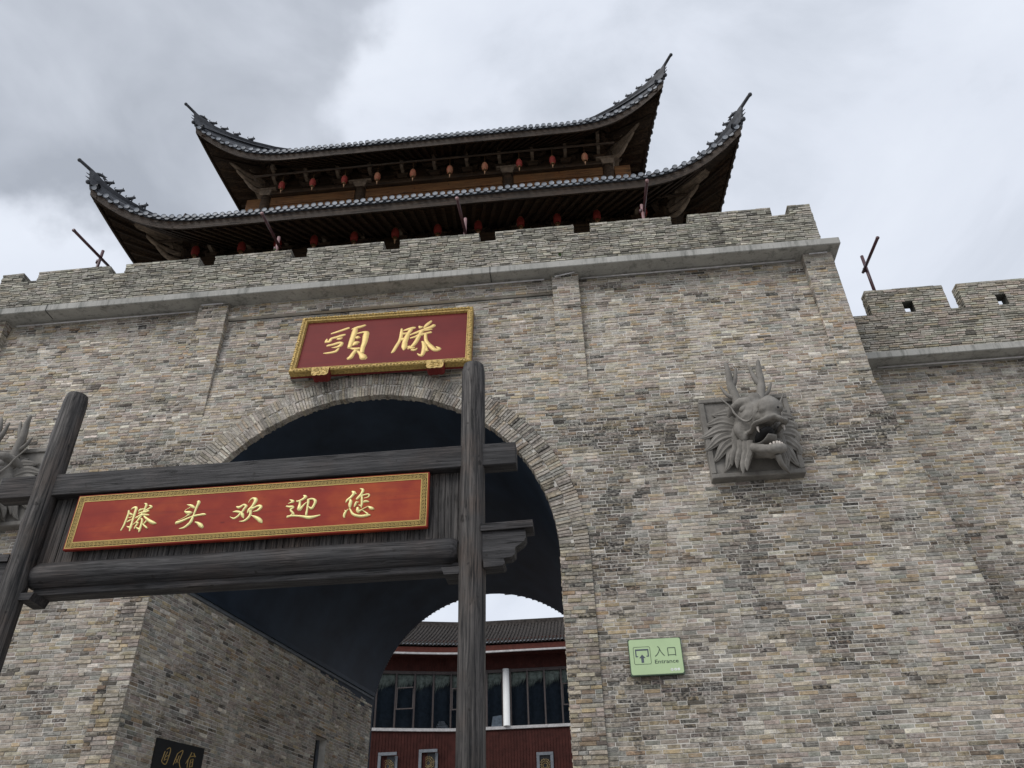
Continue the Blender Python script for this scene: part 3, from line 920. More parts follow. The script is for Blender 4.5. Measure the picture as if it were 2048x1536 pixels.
def figure_mesh(big):
    w = MB()
    if big:      # finned fish-dragon nearest the tip
        w.tube(spline([(-.02, 0, 0), (.04, 0, .07), (.13, 0, .11), (.22, 0, .10)], 4), [.05, .05, .055, .05, .05, .05, .045, .045, .04, .04, .03, .025, .012], 6)
        for a, b in (((.10, 0, .12), (.04, 0, .20)), ((.16, 0, .12), (.22, 0, .18)), ((.2, 0, .08), (.30, 0, .09)), ((.18, 0, .06), (.27, 0, .03))):
            w.tube([a, b], [.03, .006], 5)
    else:        # small crouching beast
        w.tube([(-.05, 0, 0), (-.035, 0, .05), (.0, 0, .07)], [.03, .034, .03], 6)
        w.tube([(-.02, 0, .05), (.02, 0, .09), (.05, 0, .14)], [.034, .036, .03], 6)
        w.sphere((.062, 0, .155), (.036, .028, .028), 0, 8, 5)
        w.tube([(.04, 0, .09), (.05, .015, 0)], [.02, .014], 5); w.tube([(.04, 0, .09), (.05, -.015, 0)], [.02, .014], 5)
        w.tube([(.045, .015, .17), (.035, .02, .205)], [.012, .004], 4); w.tube([(.045, -.015, .17), (.035, -.02, .205)], [.012, .004], 4)
        w.tube([(-.05, 0, .03), (-.10, 0, .08), (-.085, 0, .12)], [.014, .012, .005], 4)
    return w.mesh('ridge_figure', [M['tile']])
FIG, FIGB = figure_mesh(False), figure_mesh(True)

def frame_on(p, tan, outv):
    x = Vector((tan.x, tan.y, tan.z)).normalized()
    y = -Vector((outv.x, outv.y, 0)).normalized()
    z = x.cross(y).normalized()
    y = z.cross(x).normalized()
    mt = Matrix((x, y, z)).transposed().to_4x4(); mt.translation = p
    return mt
OUTV = [v3(0, -1, 0), v3(1, 0, 0), v3(0, 1, 0), v3(-1, 0, 0)]

def build_roof(R, name, step=.170):
    # tile bed with rounded cover-tile ribs
    w = MB()
    NVV = 8
    for side in range(4):
        tt = R.ts(side, step)
        d = 1.0 / len(tt)
        bed = [-1 + 2 * i / len(tt) for i in range(len(tt) + 1)]
        vs = []
        for t in bed:
            for j in range(NVV + 1): vs.append(tuple(R.pt(side, t, j / NVV, -.03)))
        n = NVV + 1
        w.add(vs, [(i * n + j, (i + 1) * n + j, (i + 1) * n + j + 1, i * n + j + 1) for i in range(len(bed) - 1) for j in range(NVV)], 0)
        for t in tt:
            pts = [R.pt(side, t, j / NVV, .012) for j in range(NVV + 1)]
            tg = R.tangent(side, t)
            vs = []
            for p in pts:
                for k in range(5):
                    a = pi * k / 4
                    vs.append(tuple(p + tg * (.066 * cos(a)) + v3(0, 0, .066 * sin(a))))
            w.add(vs, [(i * 5 + k, i * 5 + k + 1, (i + 1) * 5 + k + 1, (i + 1) * 5 + k) for i in range(NVV) for k in range(4)], 0, None, True)
    ro = w.build(name, M['tile'], tower)
    # soffit boards
    w = MB()
    for side in range(4):
        T = [-1 + 2 * i / 48 for i in range(49)]
        vs = []
        for t in T:
            for v in (0.0, .25, .5, .8): vs.append(tuple(R.pt(side, t, v, -.20, .10 if v == 0 else 0)))
        w.add(vs, [(i * 4 + j, i * 4 + j + 1, (i + 1) * 4 + j + 1, (i + 1) * 4 + j) for i in range(48) for j in range(3)], 0)
    w.build('soffit', M['timd'], ro)
    # rafters, fanning towards the corners
    for side in (0, 1, 3, 2):
        if side == 2: continue
        for t in R.ts(side, .25):
            tg = R.tangent(side, t)
            tg = v3(tg.x, tg.y, 0).normalized() * .042
            vs = []
            for v in (0.02, .28, .60):
                c = R.pt(side, t, v, -.205, .10 if v < .1 else 0)
                vs += [tuple(c - tg), tuple(c + tg), tuple(c + tg - v3(0, 0, .085)), tuple(c - tg - v3(0, 0, .085))]
            b = MB()
            b.add(vs, [(0, 1, 2, 3), (11, 10, 9, 8)] + [(4 * i + j, 4 * i + (j + 1) % 4, 4 * i + 4 + (j + 1) % 4, 4 * i + 4 + j) for i in range(2) for j in range(4)])
            b.build('rafter', M['timd'] if abs(t) < .8 else M['timb'], ro)
    # fascia board, scalloped bed strip
    for side in range(4):
        T = [-1 + 2 * i / 60 for i in range(61)]
        w = MB(); vs = []
        for t in T:
            for dz, ins in ((-.085, .03), (-.30, .055), (-.30, .10), (-.085, .10)): vs.append(tuple(R.pt(side, t, 0, dz, ins)))
        w.add(vs, [(i * 4 + j, i * 4 + (j + 1) % 4, (i + 1) * 4 + (j + 1) % 4, (i + 1) * 4 + j) for i in range(60) for j in range(4)])
        w.build('fascia', M['timb'], ro)
        w = MB(); vs = []
        for t in T:
            for dz, ins in ((-.02, -.005), (-.083, .012), (-.083, .12), (-.02, .12)): vs.append(tuple(R.pt(side, t, 0, dz, ins)))
        w.add(vs, [(i * 4 + j, i * 4 + (j + 1) % 4, (i + 1) * 4 + (j + 1) % 4, (i + 1) * 4 + j) for i in range(60) for j in range(4)])
        w.build('tile_edge', M['tile'], ro)
    # tile ends and drip tiles
    loose = MB()
    for side in range(4):
        tt = R.ts(side, step)
        for i, t in enumerate(tt):
            mt = frame_on(R.pt(side, t, 0, .015, -.02), R.tangent(side, t), OUTV[side])
            mt = mt @ Matrix.Rotation(rng.uniform(-.10, .10), 4, 'Y') @ Matrix.Rotation(rng.uniform(-.09, .09), 4, 'X') @ Matrix.Translation((rng.uniform(-.006, .006), rng.uniform(-.015, .008), rng.uniform(-.006, .006)))
            near = side == 0 or (side == 1 and i < 26) or (side == 3 and i >= len(tt) - 26)
            if near: place('eave_tile', TILE, ro, mt)
            else:
                bm = bmesh.new(); bm.from_mesh(TILE); loose.frombm(bm, 0, False, mt)
        for i in range(len(tt) - 1):
            t = (tt[i] + tt[i + 1]) / 2
            mt = frame_on(R.pt(side, t, 0, -.045, -.012), R.tangent(side, t), OUTV[side])
            mt = mt @ Matrix.Rotation(rng.uniform(-.12, .12), 4, 'Y') @ Matrix.Translation((rng.uniform(-.006, .006), rng.uniform(-.010, .008), rng.uniform(-.008, .006)))
            near = side == 0 or (side == 1 and i < 12) or (side == 3 and i >= len(tt) - 13)
            if near: place('drip_tile', DRIP, ro, mt)
            else:
                bm = bmesh.new(); bm.from_mesh(DRIP); loose.frombm(bm, 0, False, mt)
    loose.build('tile_row', M['tile'], ro, None, 'stuff')
    # hip ridges with figures and curled tips
    for sx, sy in ((-1, -1), (1, -1), (1, 1), (-1, 1)):
        side, t = (0, sx) if sy < 0 else (2, -sx)
        diag = v3(sx * .72, sy * .69, 0)
        prof = [(.75, .18), (.55, .16), (.42, .14), (.3, .13), (.2, .15), (.1, .21), (.05, .28), (0, .38)]
        tops, bots = [], []
        for v, add in prof:
            b = R.pt(side, t, v, -.02); tops.append(b + v3(0, 0, add + .02)); bots.append(b)
        cor = R.pt(side, t, 0, 0)
        tops.append(cor + diag * .12 + v3(0, 0, .45)); bots.append(cor + diag * .05 + v3(0, 0, .12))
        nx = v3(-diag.y, diag.x, 0).normalized()
        w = MB(); vs = []
        ws = [.085] * 5 + [.075, .065, .055, .035]
        for tp, bt, hw in zip(tops, bots, ws):
            for q, f in ((bt, 1.0), (bt.lerp(tp, .55), .55), (bt.lerp(tp, .78), .8), (tp, .95)): vs.append(tuple(q - nx * hw * f))
            for q, f in ((tp, .95), (bt.lerp(tp, .78), .8), (bt.lerp(tp, .55), .55), (bt, 1.0)): vs.append(tuple(q + nx * hw * f))
        n = len(tops)
        w.add(vs, [(i * 8 + j, i * 8 + (j + 1) % 8, (i + 1) * 8 + (j + 1) % 8, (i + 1) * 8 + j) for i in range(n - 1) for j in range(8)] + [tuple(range(8)), tuple((n - 1) * 8 + j for j in range(7, -1, -1))])
        w.build('hip_ridge', M['tile'], ro)
        w = MB()
        cap = [tuple(p + v3(0, 0, .02)) for p in tops]
        cap = spline(cap, 4)
        tip = cor + v3(sx * .215, sy * .27, .54); tip2 = cor + v3(sx * .255, sy * .31, .56)
        w.tube(cap + [tuple(tip), tuple(tip2)], [.045] * (len(cap) - 4) + [.045, .045, .044, .042, .040, .042], 7)
        w.sphere(tuple(tip2), .05, 0, 8, 6)
        w.build('ridge_cap', M['tile'], ro)
        # little spurs under the tip
        w = MB()
        c = R.pt(side, t, 0, 0)
        for dz, ln in ((.27, .17), (.16, .16)): w.tube([tuple(c + v3(0, 0, dz)), tuple(c + diag * ln + v3(0, 0, dz + .05))], [.03, .006], 5)
        w.sphere(tuple(c + diag * .06 + v3(0, 0, .06)), .06, 0, 8, 6)
        w.build('ridge_spur', M['tile'], ro)
        if sy < 0:
            for k, v in enumerate((.012, .075, .14, .21, .29)):
                i = 0
                for i in range(len(prof) - 1):
                    if prof[i + 1][0] <= v: break
                f = (v - prof[i][0]) / (prof[i + 1][0] - prof[i][0])
                p = tops[i].lerp(tops[i + 1], f) + v3(0, 0, .05)
                x = v3(-diag.x, -diag.y, 0).normalized()
                mt = Matrix((x, v3(0, 0, 1).cross(x), v3(0, 0, 1))).transposed().to_4x4() @ Matrix.Rotation(radians(-24 + 6 * k) * -1, 4, 'Y') @ Matrix.Scale(1.15 if k else .85, 4)
                mt.translation = p
                place('ridge_figure', FIG if k else FIGB, ro, mt)
        # hip beam under the corner with a fluted end
        w = MB()
        pa = R.pt(side, t, .80, -.42); pc = R.pt(side, t, .30, -.34)
        a = (pc - pa).normalized()
        for k in (-1, 0, 1):
            o_ = nx * (.075 * k)
            w.tube([tuple(pa + o_), tuple(pa.lerp(pc, .6) + o_), tuple(pc + o_ - v3(0, 0, .02)), tuple(pc + o_ + a * .12 + v3(0, 0, .05))], [.075, .075, .07, .045], 6, 0, True)
        w.build('corner_beam', M['tips'] if sy < 0 else M['timd'], ro)
        w = MB()
        vs = []
        for v in (.02, .2, .45, .8):
            c = R.pt(side, t, v, -.21)
            if v < .1: c -= diag * .12
            vs += [tuple(c - nx * .09), tuple(c + nx * .09), tuple(c + nx * .09 - v3(0, 0, .16)), tuple(c - nx * .09 - v3(0, 0, .16))]
        w.add(vs, [(0, 1, 2, 3)] + [(4 * i + j, 4 * i + (j + 1) % 4, 4 * i + 4 + (j + 1) % 4, 4 * i + 4 + j) for i in range(3) for j in range(4)])
        w.build('hip_rafter', M['timb'], ro)
    return ro
lower_roof = build_roof(low, 'lower_roof')
upper_roof = build_roof(upp, 'upper_roof')
w = MB(); w.bbox((TCX - 2.7, 17.14, 23.35), (TCX + 2.7, 17.46, 23.95), .04)
w.build('main_ridge', M['tile'], upper_roof)

# bracket sets under the eaves
def bracket_mesh():
    w = MB()
    w.hexa([(-.13, -.13, 0), (.13, -.13, 0), (.13, .13, 0), (-.13, .13, 0), (-.17, -.17, .14), (.17, -.17, .14), (.17, .17, .14), (-.17, .17, .14)])
    for i in range(3):
        z = .15 + .19 * i
        hw = .26 + .12 * i
        y = -.16 * i
        w.hexa([(-hw * .6, y - .05, z), (hw * .6, y - .05, z), (hw * .6, y + .05, z), (-hw * .6, y + .05, z), (-hw, y - .05, z + .10), (hw, y - .05, z + .10), (hw, y + .05, z + .10), (-hw, y + .05, z + .10)])
        for x in (-hw * .88, 0, hw * .88): w.hexa([(x - .055, y - .055, z + .105), (x + .055, y - .055, z + .105), (x + .055, y + .055, z + .105), (x - .055, y + .055, z + .105), (x - .075, y - .075, z + .175), (x + .075, y - .075, z + .175), (x + .075, y + .075, z + .175), (x - .075, y + .075, z + .175)])
        L = .32 + .20 * i
        w.hexa([(-.045, -L, z + .05), (.045, -L, z + .05), (.045, .1, z), (-.045, .1, z), (-.045, -L - .10, z + .13), (.045, -L - .10, z + .13), (.045, .1, z + .10), (-.045, .1, z + .10)], 1)
    return w.mesh('bracket_set', [M['timd'], M['tips']])
BRK = bracket_mesh()
def mat_at(x, y, z, rz=0.0, s=1.0):
    mt = Matrix.Rotation(rz, 4, 'Z') @ Matrix.Scale(s, 4); mt.translation = Vector((x, y, z)); return mt
UX = [TCX + d for d in (-5.04, -2.2, 2.12, 5.0)]
for i in range(11): place('bracket_set', BRK, tower, mat_at(TCX - 4.78 + .955 * i, 15.9, 20.36))
for i in range(14): place('bracket_set', BRK, tower, mat_at(TCX - 5.95 + .98 * i - .42, 14.52, 16.35))
for s in (-1, 1):
    for k in range(4): place('bracket_set', BRK, tower, mat_at(TCX + s * 5.05, 16.1 + .8 * k, 20.36, s * pi / 2))
    for k in range(6): place('bracket_set', BRK, tower, mat_at(TCX + s * 6.05, 14.7 + .95 * k, 16.35, s * pi / 2))
    place('bracket_set', BRK, tower, mat_at(TCX + s * 5.05, 15.9, 20.36, s * pi / 4, 1.25))
    place('bracket_set', BRK, tower, mat_at(TCX + s * 6.05, 14.5, 16.35, s * pi / 4, 1.3))
# cloud-scroll arms that reach out to the corners
for s in (-1, 1):
    for (cx, cy, zz, sc) in ((TCX + s * 5.15, 15.8, 20.3, 1.0), (TCX + s * 6.15, 14.4, 16.3, 1.15)):
        for k in range(3):
            d = v3(s * .72, -.69, 0)
            p = v3(cx, cy, zz + .22 * k)
            L = (.45 + .27 * k) * sc
            w = MB()
            w.tube(spline([tuple(p), tuple(p + d * L * .6 - v3(0, 0, .03)), tuple(p + d * L + v3(0, 0, .06)), tuple(p + d * (L + .16) + v3(0, 0, .17))], 4), [.07] * 5 + [.065] * 3 + [.055, .05, .045, .04, .02], 6)
            w.build('corner_bracket_arm', M['tips'], tower)
# upper storey: columns, boards, ledge
for i, x in enumerate(UX):
    w = MB(); w.lathe([(.155, 17.3), (.155, 19.95), (.145, 20.12)], (x, 15.9, 0), 16)
    c = w.build('column', M['timd'], tower)
    w = MB(); w.hexa([(x - .15, 15.75, 20.125), (x + .15, 15.75, 20.125), (x + .15, 16.05, 20.125), (x - .15, 16.05, 20.125), (x - .21, 15.69, 20.27), (x + .21, 15.69, 20.27), (x + .21, 16.11, 20.27), (x - .21, 16.11, 20.27)])
    w.bbox((x - .33, 15.66, 20.272), (x + .33, 16.14, 20.33), .01)
    w.build('capital', M['tips'], c)
for a, b in zip(UX[:-1], UX[1:]):
    n = 2 if b - a < 3 else 3
    for k in range(2):
        w = MB(); w.bbox((a + .16, 15.86 - .02 * k, 19.42 + .33 * k), (b - .16, 15.95, 19.74 + .33 * k), .008); w.build('tie_board', M['timo'], tower)
    w = MB(); w.bbox((a + .16, 15.72, 20.085), (b - .16, 16.0, 20.16), .01); w.build('ledge', M['timd'], tower)
    w = MB(); w.bbox((a + .16, 15.78, 20.165), (b - .16, 16.0, 20.30), .01); w.build('lintel', M['timd'], tower)
for s in (-1, 1):
    x = TCX + s * 5.0
    w = MB(); w.bbox((min(x + s * .17, x + s * .62), 15.87, 19.42), (max(x + s * .17, x + s * .62), 15.93, 20.10), .008); w.build('end_board', M['timo'], tower)
    w = MB(); w.bbox((x - .05, 16.1, 19.42), (x + .05, 18.6, 20.10), .008); w.build('tie_board', M['timo'], tower)
# rails the lanterns hang from
w = MB(); w.tube([(TCX - 5.2, 15.2, 20.30), (TCX + 5.2, 15.2, 20.30)], .035, 8); w.build('hanging_rail', M['timd'], tower)
w = MB(); w.tube([(TCX - 6.6, 13.9, 16.56), (TCX + 6.6, 13.9, 16.56)], .035, 8); w.build('hanging_rail', M['timd'], tower)
# lower storey: columns, beams
for x in (-5.9, -3.6, -1.3, 1.3, 3.6, 5.9):
    w = MB(); w.lathe([(.17, 12.75), (.17, 16.3)], (TCX + x, 14.42, 0), 14); w.build('column', M['timd'], tower)
w = MB(); w.bbox((TCX - 6.3, 14.3, 15.9), (TCX + 6.3, 14.55, 16.3), .015); w.build('lintel', M['timd'], tower)
w = MB(); w.bbox((TCX - 6.3, 14.36, 13.6), (TCX + 6.3, 14.5, 14.1), .015); w.build('tie_board', M['timo'], tower)

# ------------------------------------------------------------------ lanterns
def lantern_proto(faded, label, group, s):
    t = thing('red_lantern', label, 'lantern', (0, 0, 0), group)
    w = MB(); prof = []
    for i in range(11):
        a = -1 + 2 * i / 10
        prof.append((s * (.052 + .036 * sqrt(max(0, 1 - a * a * .98))), s * .128 * a))
    w.lathe(prof, (0, 0, 0), 14)
    for j in range(14):
        a = 2 * pi * j / 14
        w.tube([(1.01 * p * cos(a), 1.01 * p * sin(a), z) for p, z in prof[1:-1:3]], .0035, 3)
    w.build('lantern_body', M['lfade'] if faded else M['lred'], t)
    for z0, z1, nm in ((.128, .158, 'top_cap'), (-.158, -.128, 'bottom_cap')):
        w = MB(); w.lathe([(s * .052, s * z0), (s * .056, s * (z0 + z1) / 2), (s * .044, s * z1)], (0, 0, 0), 12); w.build(nm, M['lcap'], t)
    w = MB(); w.tube([(0, 0, s * -.15), (0, 0, s * -.19), (.004, 0, s * -.30)], [.006, .016 * s, .010 * s], 6); w.build('tassel', M['tassel'], t)
    w = MB(); w.tube([(0, 0, s * .15), (0, 0, .50)], .004, 4); w.build('cord', M['lcap'], t)
    return t
ORD = ['leftmost', 'second', 'third', 'fourth', 'fifth', 'sixth', 'seventh', 'eighth', 'ninth', 'tenth', 'eleventh', 'rightmost']
def lanterns(xs, y, z, row, where, group, fade, s):
    pr = {}
    for i, x in enumerate(xs):
        f = i in fade
        look = 'faded orange' if f else 'red'
        o = ORD[i] if i < len(xs) - 1 else 'rightmost'
        lb = '%s %s lantern of the %s row, hanging %s' % (o, look, row, where) if i in (0, len(xs) - 1) else '%s %s lantern from the left in the %s row, hanging %s' % (o, look, row, where)
        if f not in pr:
            t = pr[f] = lantern_proto(f, lb, group, s)
            t.location = (x, y, z); first = True
        else:
            t = copy_tree(pr[f], Vector((x, y, z)) - pr[f].location)
        t['label'] = lb
        t.rotation_euler = (0, 0, .4 * i)
lanterns([-7.68, -6.78, -5.86, -4.91, -3.89, -2.84, -1.85, -.88, .05, .95], 15.2, 19.79, 'upper', 'under the top eaves', 'lanterns under the upper eaves', (3, 4, 5, 6, 9), 1.0)
lanterns([-8.91, -7.74, -6.82, -5.91, -4.91, -3.89, -2.85, -1.86, -.83, .05, 1.0, 2.10], 13.9, 16.10, 'lower', 'behind the merlons', 'lanterns under the lower eaves', (), 1.08)
# ------------------------------------------------------------------ flagpoles behind the parapets
def flagpole(xb, yb, zpost, ptip, pend, xp, label, pale):
    A, B = onx(pend, xp), onx(ptip, xp)
    t = thing('flagpole', label, 'flagpole', (xb, yb, zpost - 1.2), 'slanted flagpoles behind the parapets')
    w = MB(); w.tube([tuple(A), tuple(B)], .032, 10); w.build('pole', M['pole'], t)
    w = MB(); w.tube([tuple(A.lerp(B, .99)), tuple(A.lerp(B, 1.015))], .037, 10); w.build('end_cap', M['polep'] if pale else M['pole'], t)
    w = MB(); w.tube([(xb, yb, zpost - 1.2), (xb, yb, zpost)], .034, 10); w.build('post', M['polep'] if pale else M['pole'], t)
    c = A.lerp(B, (yb - A.y) / (B.y - A.y))
    w = MB(); w.tube([(xb - .03, yb, c.z - .04), (xb - .03, yb, c.z + .04)], .042, 8); w.build('clamp', M['pole'], t)
def onx(px, X):
    d = FW + RT * ((px[0] - 1024) / CAM_F) - UP * ((px[1] - 768) / CAM_F)
    return EYE + d * ((X - EYE.x) / d.x)
def ony(px, Y):
    d = FW + RT * ((px[0] - 1024) / CAM_F) - UP * ((px[1] - 768) / CAM_F)
    return EYE + d * (Y / d.y)
flagpole(-10.185, 12.45, 14.87, (148, 461), (217, 532), -10.07, 'dark flagpole jutting into open sky left of the tower, leaning from its short post', False)
flagpole(-6.113, 12.45, 14.80, (524, 427), (559, 494), -6.03, 'flagpole in front of the lower eave at its left, leaning from a pinkish post', True)
flagpole(-1.949, 12.45, 14.86, (914, 397), (932, 470), -1.915, 'flagpole in front of the middle of the lower eave, leaning from a pale post', True)
flagpole(1.868, 12.45, 14.79, (1294, 362), (1286, 440), 1.900, 'flagpole beside the rightmost lower lantern, leaning from its post', True)
flagpole(6.45, 13.45, 13.70, (1755, 476), (1726, 545), 6.40, 'dark flagpole standing over the first merlon of the lower right wall', False)

# ------------------------------------------------------------------ timber gateway in front
GY = 7.5
gw = thing('timber_gateway', 'dark weathered timber gateway of two log posts and crossbeams', 'gateway', (-3.4, GY, 0))
def log_post(x, ztop, seed, ph):
    w = MB()
    n, k = 28, 90
    vs = []
    for i in range(k + 1):
        z = ztop * i / k
        for j in range(n):
            a = 2 * pi * j / n
            rr = .131 + .004 * vn(cos(a) * 1.2 + seed, sin(a) * 1.2 + z * .7, seed) + .0035 * vn(cos(a) * 5, sin(a) * 5 + seed, z * .9) + .0015 * vn(a * 9, seed, z * .3)
            for kz, ka, kr in KNOTS[ph]:
                da = (a - ka + pi) % (2 * pi) - pi
                rr += kr * math.exp(-((z - kz) / .05) ** 2 - (da / .22) ** 2)
            if i == k: rr -= .016
            elif i == k - 1: rr -= .003
            vs.append((x + rr * cos(a) + .012 * vn(z * .5, seed), GY + rr * sin(a), z))
    fs = [(i * n + j, i * n + (j + 1) % n, (i + 1) * n + (j + 1) % n, (i + 1) * n + j) for i in range(k) for j in range(n)] + [tuple(k * n + j for j in range(n))]
    w.add(vs, fs[:-1], 0, None, True); w.add([vs[k * n + j] for j in range(n)], [tuple(range(n))])
    return w.build('post', M['timz'], gw)
F = -pi / 2
KNOTS = [[(6.45, F + .25, .012), (5.9, F - .7, .012), (5.25, F - .5, .014), (5.05, F - .75, .014), (4.3, F + .2, .010), (3.6, F - .1, .012)],
         [(6.6, F - 1.0, .014), (6.25, F + .1, .010), (5.75, F + .5, .010), (5.5, F - .8, .014), (5.1, F + .3, .010), (4.6, F - .1, .010)]]
log_post(-1.06, 7.16, 3.0, 0); log_post(-5.775, 7.17, 8.0, 1)
# square tie beam across the top, running past both posts
w = MB(); w.bbox((-6.30, 7.435, 5.825), (-.595, 7.62, 6.085), .008); w.build('tie_beam', M['timx'], gw)
# round log under the board wall
def lying_log(x0, x1, z, r0):
    w = MB(); n, k = 24, 60; vs = []
    for i in range(k + 1):
        u = i / k; x = x0 + (x1 - x0) * u
        e = min(1.0, .80 + .2 * min(u, 1 - u) / .012)
        for j in range(n):
            a = 2 * pi * j / n
            rr = (r0 + .006 * vn(x * .6, a) + .003 * vn(cos(a) * 4, sin(a) * 4, x)) * e
            vs.append((x, 7.60 + rr * cos(a) * .95, z + rr * sin(a)))
    w.add(vs, [(i * n + j, (i + 1) * n + j, (i + 1) * n + (j + 1) % n, i * n + (j + 1) % n) for i in range(k) for j in range(n)], 0, None, True)
    w.add(vs[:n], [tuple(range(n))]); w.add(vs[-n:], [tuple(range(n - 1, -1, -1))])
    return w.build('crossbar_log', M['timx'], gw)
lying_log(-5.66, -1.21, 4.945, .150)
w = MB(); w.bbox((-5.60, 7.56, 4.735), (-1.12, 7.74, 4.83), .008); w.build('lower_beam', M['timx'], gw)
# vertical planks
x = -5.66
while x < -1.16:
    wd = rng.uniform(.056, .074)
    y = 7.555 + rng.uniform(-.004, .004)
    w = MB(); w.bbox((x + .0022, y, 5.02), (min(x + wd, -1.15) - .0022, y + .022, 5.84), .002)
    w.build('plank', M['timz'], gw)
    x += wd
# scrolled brackets outside each post
BT = [(-.965, 5.145), (-.447, 5.155), (-.445, 5.078), (-.965, 5.068)]
BB = [(-.953, 5.062), (-.525, 5.070), (-.519, 4.987), (-.535, 4.955), (-.556, 4.933), (-.59, 4.91), (-.625, 4.890), (-.632, 4.86), (-.626, 4.836), (-.64, 4.81), (-.67, 4.790), (-.737, 4.780), (-.951, 4.776)]
BL_ = [(-.941, 4.768), (-.742, 4.768), (-.728, 4.722), (-.752, 4.698), (-.937, 4.690)]
for mir in (False, True):
    fx = (lambda a: a) if not mir else (lambda a: -6.835 - a)
    for poly, nm, y0, y1 in ((BT, 'bracket_plate', 7.40, 7.62), (BB, 'bracket', 7.43, 7.58), (BL_, 'bracket_foot', 7.41, 7.60)):
        w = MB(); P_ = [(fx(a), b) for a, b in poly]
        if mir: P_ = P_[::-1]
        w.prism(P_, lambda a, b, d: (a, d, b), y1, y0); w.build(nm, M['timx'], gw)
for x0, x1 in ((-5.655, -5.50), (-1.36, -1.18)):
    w = MB(); w.hexa([(x0 + (.03 if x1 > -2 else 0), 7.45, 4.66), (x1 - (.03 if x1 < -2 else 0), 7.45, 4.66), (x1 - (.03 if x1 < -2 else 0), 7.73, 4.66), (x0 + (.03 if x1 > -2 else 0), 7.73, 4.66), (x0, 7.45, 4.732), (x1, 7.45, 4.732), (x1, 7.73, 4.732), (x0, 7.73, 4.732)]); w.build('corbel', M['timx'], gw)

